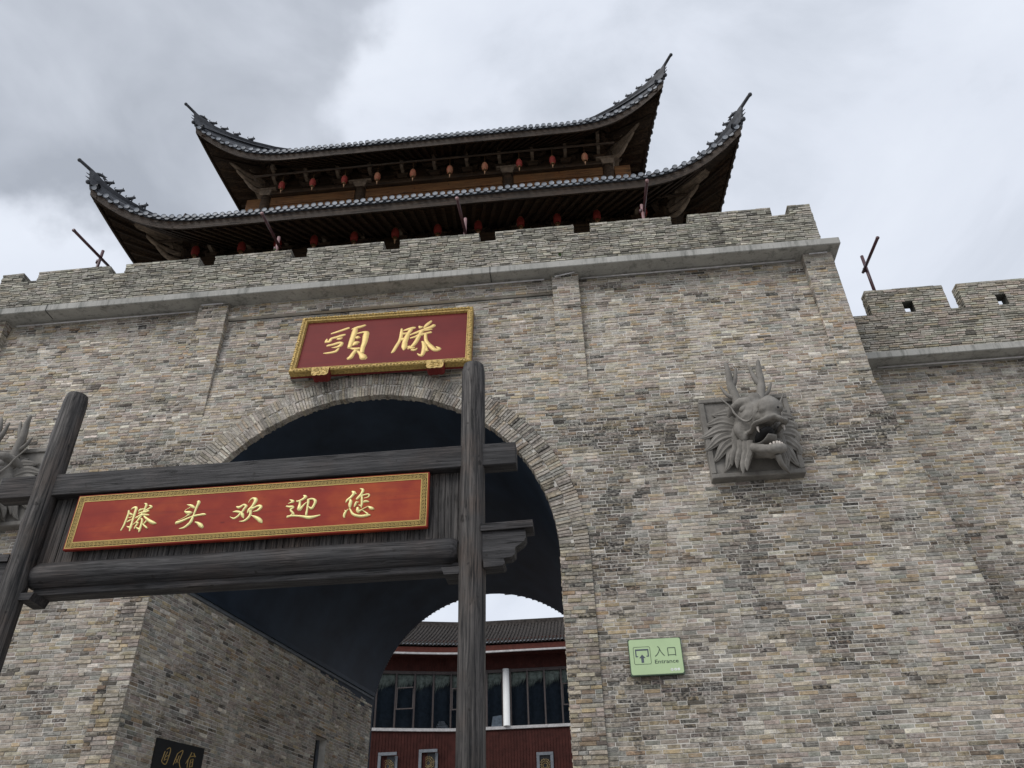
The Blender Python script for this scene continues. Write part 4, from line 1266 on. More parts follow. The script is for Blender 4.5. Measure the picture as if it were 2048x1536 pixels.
# ------------------------------------------------------------------ brush lettering
ST = {'tou_trad':[[(0.625,1.089,0.0202),(0.793,1.154,0.0325),(0.947,1.221,0.0289)],[(0.558,0.952,0.0071),(0.56,0.901,0.032),(0.554,0.852,0.0284)],[(0.57,0.858,0.0248),(0.625,0.869,0.0355),(0.648,0.942,0.0356),(0.74,0.973,0.0357),(0.826,1.005,0.0393),(0.897,1.03,0.0272)],[(0.765,0.919,0.0213),(0.816,0.921,0.0355),(0.858,0.942,0.0178)],[(0.599,0.747,0.0267),(0.709,0.767,0.0352),(0.816,0.804,0.0387),(0.881,0.788,0.0316)],[(0.881,0.788,0.0281),(0.856,0.725,0.042),(0.783,0.684,0.028),(0.694,0.678,0.007)],[(0.553,0.539,0.0069),(0.621,0.535,0.0243),(0.715,0.544,0.0312),(0.79,0.568,0.0347),(0.825,0.63,0.0244),(0.844,0.656,0.007)],[(1.015,1.17,0.0144),(1.091,1.204,0.0361),(1.185,1.227,0.0397),(1.267,1.26,0.0253)],[(1.085,1.179,0.0504),(1.079,1.076,0.0607),(1.065,0.925,0.0566),(1.052,0.776,0.056),(1.036,0.646,0.0417)],[(1.131,1.027,0.0143),(1.197,1.045,0.025),(1.265,1.054,0.0321),(1.313,1.031,0.0568),(1.314,0.929,0.0635),(1.313,0.762,0.0558),(1.294,0.599,0.0483),(1.299,0.469,0.0444)],[(1.123,0.918,0.0212),(1.163,0.914,0.0494),(1.198,0.909,0.0247)],[(1.102,0.696,0.0209),(1.15,0.756,0.0629),(1.198,0.776,0.028)],[(1.068,0.618,0.0208),(1.155,0.591,0.0414),(1.244,0.597,0.0311)],[(1.178,0.548,0.0482),(1.129,0.456,0.0445),(1.102,0.371,0.051),(1.057,0.336,0.0374)],[(1.215,0.519,0.0275),(1.288,0.43,0.0477),(1.343,0.343,0.0744),(1.385,0.314,0.0473)]],'teng_trad':[[(1.996,1.068,0.0212),(2.003,0.956,0.0351),(2.004,0.83,0.0383),(1.984,0.708,0.0345),(1.941,0.581,0.0376),(1.894,0.441,0.0339),(1.865,0.404,0.0169)],[(2.046,1.01,0.0211),(2.123,1.035,0.0387),(2.2,1.06,0.0423),(2.256,1.07,0.0247)],[(2.181,1.02,0.0422),(2.134,0.907,0.0419),(2.111,0.792,0.0554),(2.09,0.646,0.0548),(2.095,0.531,0.0578),(2.091,0.458,0.0203)],[(2.004,0.923,0.042),(2.055,0.916,0.035),(2.11,0.927,0.028)],[(2.007,0.763,0.0415),(2.069,0.764,0.0484),(2.112,0.775,0.0346)],[(2.438,1.056,0.0316),(2.489,1.136,0.0424),(2.551,1.214,0.0284),(2.567,1.23,0.0107)],[(2.333,1.104,0.0212),(2.359,1.058,0.0352),(2.391,1.079,0.0211)],[(2.183,0.867,0.0209),(2.263,0.908,0.0314),(2.372,0.954,0.0454),(2.481,1.009,0.042),(2.579,1.056,0.0456),(2.616,1.094,0.0422)],[(2.428,0.964,0.028),(2.511,0.971,0.0279),(2.589,0.978,0.0126)],[(2.19,0.774,0.0208),(2.272,0.798,0.0311),(2.353,0.838,0.0416),(2.463,0.867,0.0347),(2.572,0.896,0.0292)],[(2.4,0.959,0.0419),(2.358,0.846,0.0416),(2.323,0.717,0.0447),(2.282,0.607,0.0444),(2.233,0.531,0.0374),(2.171,0.481,0.0237)],[(2.177,0.537,0.034),(2.225,0.491,0.0339),(2.27,0.486,0.0203),(2.301,0.507,0.0068)],[(2.241,0.441,0.027),(2.286,0.427,0.0303),(2.328,0.447,0.0202),(2.342,0.477,0.0068)],[(2.471,0.866,0.0312),(2.478,0.765,0.0344),(2.494,0.664,0.0376),(2.539,0.576,0.0407),(2.6,0.488,0.0472),(2.671,0.399,0.0469),(2.737,0.383,0.0401),(2.775,0.403,0.0268)],[(2.769,0.411,0.0335),(2.734,0.44,0.0269),(2.693,0.477,0.0054)],[(2.417,0.648,0.0205),(2.454,0.603,0.0409),(2.473,0.486,0.0473),(2.469,0.39,0.0469),(2.459,0.311,0.0433),(2.441,0.258,0.0332)],[(2.446,0.257,0.0299),(2.401,0.278,0.0266),(2.354,0.323,0.01)],[(2.473,0.568,0.0407),(2.508,0.466,0.027),(2.529,0.391,0.0369),(2.563,0.379,0.008)]],'teng':[[(-4.734,5.587,0.01),(-4.727,5.558,0.0143),(-4.731,5.513,0.0128),(-4.738,5.457,0.0127),(-4.745,5.41,0.0113),(-4.761,5.361,0.0084)],[(-4.711,5.599,0.0043),(-4.688,5.615,0.0115),(-4.664,5.619,0.0144),(-4.655,5.604,0.0172),(-4.657,5.559,0.0157),(-4.66,5.494,0.0142),(-4.662,5.438,0.0127),(-4.662,5.398,0.0169),(-4.665,5.346,0.007)],[(-4.662,5.387,0.014),(-4.685,5.392,0.0112),(-4.709,5.404,0.0028)],[(-4.714,5.551,0.0129),(-4.69,5.538,0.0128),(-4.675,5.531,0.0086)],[(-4.717,5.455,0.0085),(-4.698,5.465,0.0099),(-4.672,5.48,0.0057)],[(-4.713,5.503,0.0043),(-4.694,5.502,0.0063),(-4.681,5.515,0.0051)],[(-4.617,5.57,0.01),(-4.605,5.586,0.0143),(-4.585,5.59,0.01),(-4.57,5.598,0.0057)],[(-4.579,5.656,0.0035),(-4.559,5.652,0.0129),(-4.55,5.631,0.0144),(-4.555,5.603,0.0129),(-4.562,5.563,0.0114)],[(-4.522,5.632,0.0034),(-4.496,5.621,0.0129),(-4.489,5.606,0.0129),(-4.51,5.594,0.01),(-4.543,5.573,0.0114),(-4.561,5.557,0.0086)],[(-4.618,5.542,0.0057),(-4.581,5.553,0.0114),(-4.541,5.556,0.01),(-4.507,5.568,0.01)],[(-4.631,5.494,0.0099),(-4.607,5.507,0.0128),(-4.579,5.522,0.0156),(-4.542,5.525,0.0128),(-4.492,5.518,0.0071)],[(-4.574,5.547,0.0128),(-4.577,5.516,0.0114),(-4.594,5.475,0.0127),(-4.613,5.445,0.0085),(-4.643,5.417,0.0042)],[(-4.546,5.508,0.0085),(-4.513,5.48,0.0141),(-4.471,5.449,0.0183),(-4.427,5.424,0.0196),(-4.396,5.416,0.0098)],[(-4.568,5.479,0.0113),(-4.554,5.464,0.0127),(-4.551,5.421,0.0127),(-4.552,5.38,0.014),(-4.555,5.338,0.0098),(-4.557,5.325,0.0042)],[(-4.555,5.361,0.014),(-4.578,5.368,0.0112),(-4.6,5.383,0.0028)],[(-4.612,5.442,0.0085),(-4.594,5.433,0.0127),(-4.583,5.432,0.0056)],[(-4.594,5.422,0.0084),(-4.606,5.397,0.0098),(-4.615,5.367,0.007)],[(-4.503,5.452,0.007),(-4.516,5.43,0.0084),(-4.532,5.409,0.0042)],[(-4.534,5.415,0.0056),(-4.507,5.39,0.0112),(-4.477,5.366,0.0098)]],'tou':[[(-4.099,5.61,0.0043),(-4.056,5.598,0.0156),(-4.026,5.579,0.0169),(-4.007,5.566,0.0085)],[(-4.057,5.575,0.0057),(-4.083,5.56,0.004),(-4.104,5.544,0.0042),(-4.106,5.525,0.0056)],[(-4.105,5.528,0.0084),(-4.074,5.517,0.0197),(-4.041,5.512,0.021),(-4.026,5.516,0.0084)],[(-4.053,5.493,0.014),(-4.085,5.47,0.005),(-4.13,5.445,0.0034),(-4.166,5.431,0.0022)],[(-3.983,5.641,0.017),(-3.974,5.623,0.0198),(-3.984,5.581,0.0155),(-3.994,5.525,0.0126),(-4.002,5.475,0.0112),(-4.009,5.434,0.0167),(-4.02,5.398,0.018),(-4.048,5.367,0.0152),(-4.079,5.344,0.011),(-4.125,5.335,0.0041)],[(-4.174,5.406,0.0181),(-4.149,5.41,0.0181),(-4.1,5.429,0.0139),(-4.04,5.455,0.0112),(-3.99,5.472,0.0126),(-3.939,5.479,0.0126),(-3.893,5.484,0.0139),(-3.871,5.48,0.0084)],[(-3.968,5.4,0.0069),(-3.936,5.387,0.0152),(-3.902,5.36,0.0234),(-3.876,5.336,0.0165)]],'huan':[[(-3.551,5.548,0.007),(-3.523,5.537,0.0167),(-3.496,5.55,0.0139),(-3.472,5.565,0.0125),(-3.448,5.549,0.0167),(-3.449,5.535,0.0167),(-3.463,5.513,0.0153),(-3.477,5.483,0.0138),(-3.497,5.462,0.0124),(-3.518,5.433,0.0124),(-3.551,5.413,0.011),(-3.578,5.421,0.0069),(-3.602,5.436,0.0022)],[(-3.58,5.489,0.0033),(-3.544,5.491,0.0125),(-3.511,5.483,0.0152),(-3.482,5.467,0.0166),(-3.467,5.441,0.0193),(-3.451,5.409,0.0055)],[(-3.428,5.584,0.0022),(-3.415,5.615,0.0056),(-3.391,5.633,0.0098),(-3.364,5.625,0.0196),(-3.352,5.604,0.0223),(-3.367,5.563,0.0181),(-3.387,5.525,0.0166),(-3.408,5.498,0.018),(-3.419,5.465,0.0069)],[(-3.379,5.513,0.0194),(-3.355,5.522,0.0125),(-3.323,5.537,0.0125),(-3.297,5.538,0.0166),(-3.282,5.523,0.0166),(-3.299,5.499,0.0166),(-3.322,5.484,0.011),(-3.36,5.476,0.0033)],[(-3.392,5.491,0.0193),(-3.384,5.46,0.0165),(-3.391,5.427,0.0165),(-3.412,5.395,0.0151),(-3.445,5.375,0.0109),(-3.489,5.373,0.0033)],[(-3.372,5.433,0.0033),(-3.338,5.418,0.0137),(-3.295,5.392,0.0218),(-3.262,5.362,0.0218),(-3.245,5.342,0.0095)]],'ying':[[(-2.986,5.588,0.0033),(-2.958,5.574,0.0138),(-2.943,5.562,0.0152),(-2.963,5.555,0.0097),(-2.995,5.542,0.0028)],[(-3.01,5.513,0.0096),(-2.977,5.505,0.0124),(-2.949,5.503,0.0165),(-2.932,5.496,0.011),(-2.945,5.48,0.0109),(-2.96,5.476,0.0096),(-2.953,5.456,0.0123),(-2.929,5.432,0.0123),(-2.916,5.411,0.0095)],[(-2.983,5.391,0.0149),(-2.95,5.397,0.0122),(-2.911,5.397,0.0122),(-2.853,5.39,0.0122),(-2.8,5.378,0.0162),(-2.753,5.367,0.0202),(-2.702,5.371,0.0162),(-2.637,5.386,0.0067)],[(-2.93,5.421,0.0109),(-2.951,5.403,0.0081)],[(-2.842,5.628,0.0055),(-2.819,5.609,0.0207),(-2.834,5.588,0.0152),(-2.866,5.57,0.0124),(-2.891,5.561,0.0124),(-2.912,5.565,0.0055)],[(-2.87,5.562,0.0152),(-2.869,5.528,0.0137),(-2.869,5.494,0.0219),(-2.867,5.472,0.0246),(-2.854,5.457,0.0136)],[(-2.858,5.466,0.0191),(-2.836,5.498,0.0123),(-2.814,5.527,0.0082),(-2.788,5.548,0.0041)],[(-2.786,5.576,0.0138),(-2.78,5.544,0.0137),(-2.782,5.502,0.0123),(-2.782,5.46,0.0123),(-2.785,5.416,0.0136),(-2.784,5.394,0.0122)],[(-2.783,5.57,0.0138),(-2.753,5.579,0.011),(-2.723,5.571,0.0138),(-2.705,5.547,0.0178),(-2.711,5.517,0.015),(-2.723,5.484,0.015),(-2.737,5.468,0.015),(-2.762,5.484,0.0082),(-2.771,5.493,0.0055)]],'nin':[[(-2.326,5.636,0.0069),(-2.303,5.618,0.0219),(-2.309,5.595,0.0164),(-2.335,5.563,0.015),(-2.366,5.537,0.0136),(-2.379,5.51,0.0041)],[(-2.307,5.623,0.011),(-2.276,5.604,0.0068)],[(-2.335,5.541,0.0109),(-2.328,5.518,0.019),(-2.332,5.479,0.0203),(-2.329,5.448,0.0108)],[(-2.242,5.662,0.0033),(-2.216,5.651,0.0137),(-2.209,5.633,0.0165),(-2.224,5.595,0.015),(-2.245,5.565,0.0164),(-2.266,5.541,0.0136)],[(-2.245,5.565,0.0136),(-2.21,5.579,0.0096),(-2.177,5.588,0.0082),(-2.146,5.589,0.0095),(-2.137,5.574,0.0095),(-2.151,5.555,0.0068),(-2.191,5.546,0.0027)],[(-2.214,5.568,0.0109),(-2.211,5.531,0.0136),(-2.207,5.489,0.0135),(-2.21,5.456,0.0108),(-2.208,5.436,0.0032)],[(-2.215,5.462,0.0108),(-2.242,5.472,0.0027)],[(-2.266,5.513,0.0068),(-2.274,5.486,0.0149),(-2.284,5.453,0.0067)],[(-2.262,5.502,0.0108),(-2.242,5.506,0.0033)],[(-2.188,5.505,0.0135),(-2.163,5.508,0.0149),(-2.134,5.501,0.0068)],[(-2.343,5.432,0.004),(-2.36,5.414,0.0067),(-2.375,5.39,0.0148),(-2.383,5.36,0.0134),(-2.375,5.338,0.0067)],[(-2.381,5.421,0.0038),(-2.369,5.409,0.0108)],[(-2.331,5.437,0.0081),(-2.316,5.411,0.0107),(-2.295,5.376,0.0147),(-2.257,5.354,0.016),(-2.208,5.342,0.016),(-2.157,5.344,0.016),(-2.109,5.349,0.008)],[(-2.133,5.359,0.0133),(-2.16,5.383,0.008),(-2.193,5.407,0.004)],[(-2.247,5.442,0.0135),(-2.244,5.411,0.0201),(-2.232,5.385,0.0107)],[(-2.23,5.399,0.0134),(-2.206,5.411,0.008),(-2.172,5.431,0.0054),(-2.135,5.448,0.004)],[(-2.134,5.445,0.0054),(-2.107,5.426,0.0201),(-2.079,5.416,0.0107)]],'guofengguan':[[(0.172,4.343,0.0079),(0.156,4.257,0.009),(0.148,4.193,0.0089),(0.229,4.167,0.0101),(0.261,4.269,0.0091),(0.272,4.378,0.0091),(0.244,4.403,0.008),(0.198,4.371,0.0057)],[(0.221,4.341,0.0068),(0.197,4.278,0.009),(0.187,4.209,0.0067)],[(0.195,4.263,0.0056),(0.253,4.297,0.0057)],[(0.187,4.218,0.0056),(0.235,4.24,0.0056)],[(0.419,4.347,0.0081),(0.4,4.265,0.0092),(0.376,4.178,0.0057)],[(0.425,4.348,0.0069),(0.501,4.405,0.0082),(0.516,4.378,0.0082),(0.491,4.289,0.0093),(0.484,4.239,0.0081),(0.527,4.157,0.0092),(0.563,4.152,0.0046)],[(0.46,4.324,0.0069),(0.444,4.257,0.0081),(0.415,4.209,0.0057)],[(0.414,4.263,0.0057),(0.467,4.221,0.0081)],[(0.701,4.407,0.0071),(0.671,4.332,0.0083),(0.618,4.234,0.0058)],[(0.692,4.36,0.0059),(0.668,4.316,0.0059)],[(0.656,4.304,0.0071),(0.655,4.23,0.007),(0.659,4.176,0.0058)],[(0.745,4.404,0.006),(0.765,4.371,0.0083)],[(0.696,4.346,0.0071),(0.784,4.367,0.0072),(0.775,4.348,0.0048)],[(0.75,4.319,0.0071),(0.755,4.204,0.0071)],[(0.702,4.296,0.0071),(0.747,4.316,0.0059)],[(0.699,4.251,0.0071),(0.743,4.275,0.0059)],[(0.708,4.193,0.007),(0.752,4.214,0.0059)],[(0.702,4.296,0.0059),(0.702,4.187,0.0059)]]}
def brush(strokes, fn, name, mat, parent, h=.30, base=.0):
    """each brush stroke becomes a ridged, rounded body lying on the board"""
    w = MB()
    for si, s in enumerate(strokes):
        p = spline(s, 5)
        n = len(p)
        vs = []
        NS = 7
        for i in range(n):
            a, b = p[max(i - 1, 0)], p[min(i + 1, n - 1)]
            tx, ty = b[0] - a[0], b[1] - a[1]
            l = hypot(tx, ty) or 1
            nx, ny = -ty / l, tx / l
            hw = max(.002, p[i][2])
            for k in range(NS):
                c = -1 + 2 * k / (NS - 1)
                hh = base + .0015 + .0004 * si + h * hw * (1 - c * c) ** .8
                if k in (0, NS - 1): hh = -.002
                vs.append(fn(p[i][0] + nx * hw * c, p[i][1] + ny * hw * c, hh))
        w.add(vs, [(i * NS + k, i * NS + k + 1, (i + 1) * NS + k + 1, (i + 1) * NS + k) for i in range(n - 1) for k in range(NS - 1)], 0, None, True)
        for i, sg in ((0, -1), (n - 1, 1)):          # rounded ends
            c0 = p[i]; hw = max(.002, c0[2])
            q = p[1] if i == 0 else p[n - 2]
            tx, ty = c0[0] - q[0], c0[1] - q[1]; l = hypot(tx, ty) or 1
            tx, ty = tx / l, ty / l
            ring = []
            m_ = 8
            ap = fn(c0[0], c0[1], base + .0015 + .0004 * si + h * hw)
            for k in range(m_ + 1):
                an = -pi / 2 + pi * k / m_
                ring.append(fn(c0[0] + hw * (tx * cos(an) * .7 - ty * sin(an)), c0[1] + hw * (ty * cos(an) * .7 + tx * sin(an)), -.001))
            w.add([ap] + ring, [(0, k + 1, k + 2) for k in range(m_)], 0, None, True)
    return w.build(name, mat, parent)

# ------------------------------------------------------------------ welcome board
BX0, BX1, BZ0, BZ1, BYF = -5.345, -1.51, 5.175, 5.808, 7.46
wb = thing('welcome_board', 'long red board with five gold brush characters on the timber gateway', 'signboard', ((BX0 + BX1) / 2, BYF, BZ0))
w = MB(); w.bbox((BX0, BYF, BZ0), (BX1, BYF + .05, BZ1), .006); w.build('panel', M['red'], wb)
def bq(x0, z0, x1, z1, h): return (x0, BYF - h, z0), (x1, BYF + .001, z1)
O, I = .016, .078
for k, ins in (('outer_line', O), ('inner_line', I)):
    w = MB(); t_ = .007
    a0, a1, c0, c1 = BX0 + ins, BX1 - ins, BZ0 + ins, BZ1 - ins
    for q in ((a0, c0, a1, c0 + t_), (a0, c1 - t_, a1, c1), (a0, c0 + t_, a0 + t_, c1 - t_), (a1 - t_, c0 + t_, a1, c1 - t_)): w.box(*bq(*q, .0035))
    w.build(k, M['goldl'], wb)
w = MB()
a0, a1, c0, c1 = BX0 + O + .0075, BX1 - O - .0075, BZ0 + O + .0075, BZ1 - O - .0075
bw = I - O - .008
for q in ((a0, c0, a1, c0 + bw), (a0, c1 - bw, a1, c1), (a0, c0 + bw + .0005, a0 + bw, c1 - bw - .0005), (a1 - bw, c0 + bw + .0005, a1, c1 - bw - .0005)): w.box(*bq(*q, .0015))
w.build('fret_ground', M['goldk'], wb)
SP = [(.08, 0), (.08, .86), (.84, .86), (.84, .22), (.34, .22), (.34, .58), (.62, .58)]
w = MB()
def fret(ox, oz, ux, uz, vx, vz, L, flip):
    n = int(round(L / .0415)); st = L / n
    for i in range(n):
        pts = []
        for a, b in SP:
            if flip: a = 1 - a
            aa, bb_ = (i + a) * st, (.07 + b * .95) * bw
            pts.append((ox + ux * aa + vx * bb_, oz + uz * aa + vz * bb_))
        for k in range(len(pts) - 1):
            (xa, za), (xb, zb) = pts[k], pts[k + 1]
            lw = .0021
            w.box((min(xa, xb) - lw, BYF - .0030 - .0003 * (k % 2), min(za, zb) - lw), (max(xa, xb) + lw, BYF - .001, max(za, zb) + lw))
fret(a0 + bw, c1, 1, 0, 0, -1, a1 - a0 - 2 * bw, False)
fret(a0 + bw, c0, 1, 0, 0, 1, a1 - a0 - 2 * bw, False)
fret(a0, c0 + bw, 0, 1, 1, 0, c1 - c0 - 2 * bw, False)
fret(a1, c0 + bw, 0, 1, -1, 0, c1 - c0 - 2 * bw, False)
for cx, cz in ((a0, c0), (a0, c1 - bw), (a1 - bw, c0), (a1 - bw, c1 - bw)):        # square key at each corner
    for ins in (.004, .016):
        x0, z0, x1, z1, lw = cx + ins, cz + ins, cx + bw - ins, cz + bw - ins, .0032
        for q in ((x0, z0, x1, z0 + lw), (x0, z1 - lw, x1, z1), (x0, z0 + lw, x0 + lw, z1 - lw), (x1 - lw, z0 + lw, x1, z1 - lw)): w.box((q[0], BYF - .0031, q[1]), (q[2], BYF - .001, q[3]))
w.build('fret_border', M['goldl'], wb, None, 'stuff')
for nm in ('teng', 'tou', 'huan', 'ying', 'nin'):
    brush(ST[nm], lambda a, b, h: (a, BYF - h, b), 'character', M['goldp'], wb, .42)

# ------------------------------------------------------------------ gate plaque
PO = Vector((-5.17 * 11.75 / 12, 11.75, 1.6 + 9.02 * 11.75 / 12))
PV = Vector((0, .28, 1.52)).normalized(); PN = Vector((1, 0, 0)).cross(PV)
SH = -.0215
def pq(a, b, h=0.0): return tuple(PO + Vector((1, 0, 0)) * a + PV * b + PN * h)
def pr(a, b, h=0.0): return pq(a, b + .03 + SH * a, h)           # board axes, hung a touch out of level
PW, PH = 3.362, 1.535
plq = thing('gate_plaque', 'maroon plaque with carved gilt frame and two large gold characters above the arch', 'plaque', pq(PW / 2, 0))
w = MB()
def pbox(w, a0, b0, a1, b1, h0, h1, f=pr):
    w.hexa([f(a0, b0, h0), f(a1, b0, h0), f(a1, b0, h1), f(a0, b0, h1), f(a0, b1, h0), f(a1, b1, h0), f(a1, b1, h1), f(a0, b1, h1)])
pbox(w, .06, .06, PW - .06, PH - .06, -.07, 0); w.build('panel', M['maroon'], plq)
w = MB(); pbox(w, .0, .0, PW, PH, -.12, -.072); w.build('backing', M['maroon'], plq)
# frame bars with a stepped section, mitred
FWd = .112
sec = [(0, -.07), (0, .055), (.018, .07), (.050, .075), (.058, .055), (.080, .045), (.086, .056), (.098, .053), (FWd, .012), (FWd, -.06)]
cor = [(0, 0), (PW, 0), (PW, PH), (0, PH)]
for k in range(4):
    (xa, ya), (xb, yb) = cor[k], cor[(k + 1) % 4]
    dx, dy = (xb - xa), (yb - ya); l = hypot(dx, dy); dx /= l; dy /= l
    nx, ny = -dy, dx
    vs = []
    N_ = 40
    for i in range(N_ + 1):
        for s_, h_ in sec:
            u = s_ + (l - 2 * s_) * i / N_
            vs.append(pr(xa + dx * u + nx * s_, ya + dy * u + ny * s_, h_))
    m_ = len(sec)
    w = MB(); w.add(vs, [(i * m_ + j, (i + 1) * m_ + j, (i + 1) * m_ + j + 1, i * m_ + j + 1) for i in range(N_) for j in range(m_ - 1)])
    fo = w.build('frame_bar', M['goldc'], plq)
    # raised scroll carving along the bar
    w = MB()
    nb = int(l / .062)
    for i in range(nb):
        u = (i + .5) * l / nb
        if u < .05 or u > l - .05: continue
        q = pr(xa + dx * u + nx * (.032 + .008 * (-1) ** i), ya + dy * u + ny * (.032 + .008 * (-1) ** i), .070)
        w.sphere(q, (.021, .016, .017), 0, 6, 4)
        if .13 < u < l - .13: w.sphere(pr(xa + dx * u + nx * .074, ya + dy * u + ny * .074, .044), (.014, .012, .013), 0, 6, 4)
    w.build('carving', M['goldc'], fo, None, 'stuff')
for a0, a1 in ((.462, .775), (2.572, 2.883)):
    w = MB()
    m_ = 14
    poly = [(a0, .02), (a0, -.13)] + [(a0 + .02 + (a1 - a0 - .04) * i / m_, -.170 - .014 * abs(sin(pi * 3 * i / m_))) for i in range(m_ + 1)] + [(a1, -.13), (a1, .02)]
    w.prism(poly[::-1], lambda a, b, d: pr(a, b, d), .10, -.07)
    f_ = w.build('support', M['maroon'], plq)
    w = MB(); w.prism(poly, lambda a, b, d: pr(a, b, d), .112, .1005); w.build('gilt_face', M['goldc'], f_)
    w = MB()
    for i in range(26):
        a, b = rng.uniform(a0 + .03, a1 - .03), rng.uniform(-.15, 0)
        w.sphere(pr(a, b, .112), (.02, .012, .014), 0, 6, 4)
    w.build('scrollwork', M['goldc'], f_, None, 'stuff')
for nm in ('tou_trad', 'teng_trad'):
    brush(ST[nm], lambda a, b, h: pq(a, b, h), 'character', M['gold'], plq, .22)

# ------------------------------------------------------------------ green entrance sign
SX0, SX1, SZ0, SZ1, SY = .580, 1.338, 4.817, 5.336, 11.93
es = thing('entrance_sign', 'small pale green entrance sign with arrow symbol on the brick wall', 'sign', ((SX0 + SX1) / 2, SY, SZ0))
def rrect(x0, z0, x1, z1, r, n=5):
    p = []
    for cx, cz, a0 in ((x1 - r, z1 - r, 0), (x0 + r, z1 - r, 90), (x0 + r, z0 + r, 180), (x1 - r, z0 + r, 270)):
        for i in range(n + 1):
            a = radians(a0 + 90 * i / n); p.append((cx + r * cos(a), cz + r * sin(a)))
    return p
fy = lambda a, b, d: (a, SY - d, b)
w = MB(); w.prism(rrect(SX0, SZ0, SX1, SZ1, .014), fy, 0, -.05); w.build('frame', M['dgreen'], es)
w = MB(); w.prism(rrect(SX0 + .012, SZ0 + .014, SX1 - .012, SZ1 - .010, .028), fy, .004, .0005); w.build('face', M['green'], es)
H = .0056
w = MB()
bo, bi = rrect(.645, 4.972, .888, 5.222, .024), rrect(.6515, 4.9785, .8815, 5.2155, .019)
vs = [fy(a, b, H) for a, b in bo] + [fy(a, b, H) for a, b in bi]; n = len(bo)
w.add(vs, [(i, (i + 1) % n, n + (i + 1) % n, n + i) for i in range(n)])
w.build('symbol_border', M['dgreen'], es)
w = MB()
def sb(x0, z0, x1, z1, h=H): w.box((x0, SY - h, z0), (x1, SY - .003, z1))
sb(.672, 5.166, .862, 5.188); sb(.672, 5.078, .688, 5.1655); sb(.846, 5.078, .862, 5.1655); sb(.6885, 5.078, .708, 5.092); sb(.826, 5.078, .8455, 5.092)
w.prism([(.766, 5.112), (.722, 5.062), (.748, 5.062), (.748, 4.996), (.784, 4.996), (.784, 5.062), (.810, 5.062)], fy, H, .003)
w.build('gate_symbol', M['greyprint'], es)
w = MB()
def bar(w, pts, hw, h=H):
    for k in range(len(pts) - 1):
        (xa, za), (xb, zb) = pts[k], pts[k + 1]
        l = hypot(xb - xa, zb - za); nx, nz = -(zb - za) / l * hw, (xb - xa) / l * hw
        hh = h + .0003 * k
        w.add([fy(xa - nx, za - nz, hh), fy(xb - nx, zb - nz, hh), fy(xb + nx, zb + nz, hh), fy(xa + nx, za + nz, hh)], [(0, 1, 2, 3)])
bar(w, [(.993, 5.214), (1.012, 5.204), (1.020, 5.180), (1.036, 5.140), (1.060, 5.104), (1.083, 5.078)], .0058)
bar(w, [(1.020, 5.172), (1.004, 5.134), (.980, 5.102), (.948, 5.076)], .0058, H + .0004)
w.build('character', M['dgreen'], es)
w = MB()
bar(w, [(1.135, 5.072), (1.135, 5.188), (1.240, 5.188), (1.240, 5.072)], .0056); bar(w, [(1.139, 5.088), (1.236, 5.088)], .0056)
w.build('character', M['dgreen'], es)
cu = bpy.data.curves.new('letters', 'FONT'); cu.body = 'Entrance'; cu.size = 1.0; cu.resolution_u = 3; cu.offset = .012
tmp = bpy.data.objects.new('letters', cu); COL.objects.link(tmp)
dg = bpy.context.evaluated_depsgraph_get(); dg.update()
me = bpy.data.meshes.new_from_object(tmp.evaluated_get(dg)); bpy.data.objects.remove(tmp)
xs = [v.co.x for v in me.vertices]; ys = [v.co.y for v in me.vertices]
w = MB(); sx = (1.268 - .936) / (max(xs) - min(xs)); sz = (5.030 - 4.975) / (max(ys) - min(ys))
w.add([(.936 + (v.co.x - min(xs)) * sx, SY - H, 4.975 + (v.co.y - min(ys)) * sz) for v in me.vertices], [tuple(p.vertices) for p in me.polygons])
w.build('lettering', M['dgreen'], es)
for i, x in enumerate((1.162, 1.212, 1.256)):
    w = MB(); w.prism([(x + .019 * cos(2 * pi * k / 14), 4.884 + .019 * sin(2 * pi * k / 14)) for k in range(14)], fy, H, .003)
    d_ = w.build('white_dot', M['white'], es)
    w = MB(); sb(x - .009, 4.880, x + .009, 4.889, H + .0008); w.build('dot_mark', M['green'], d_)

# ------------------------------------------------------------------ black hall sign in the passage
H0 = Vector((-6.66, 12.84, 0)); HD = Vector((.36, .88, 0)).normalized(); HN = Vector((HD.y, -HD.x, 0))
def hq(a, b, d=0.0): p = H0 + HD * a + HN * d; return (p.x, p.y, b)
hs = thing('hall_sign', 'black signboard with dull gold characters on the passage wall', 'sign', hq(.46, 3.95))
w = MB(); pb_ = [(-.022, 3.86), (.952, 3.86), (.952, 4.508), (-.022, 4.508)]
w.prism(pb_, hq, 0, -.07); w.build('panel', M['black'], hs)
brush(ST['guofengguan'], lambda a, b, d: hq(a, b, d), 'characters', M['goldd'], hs, .25)

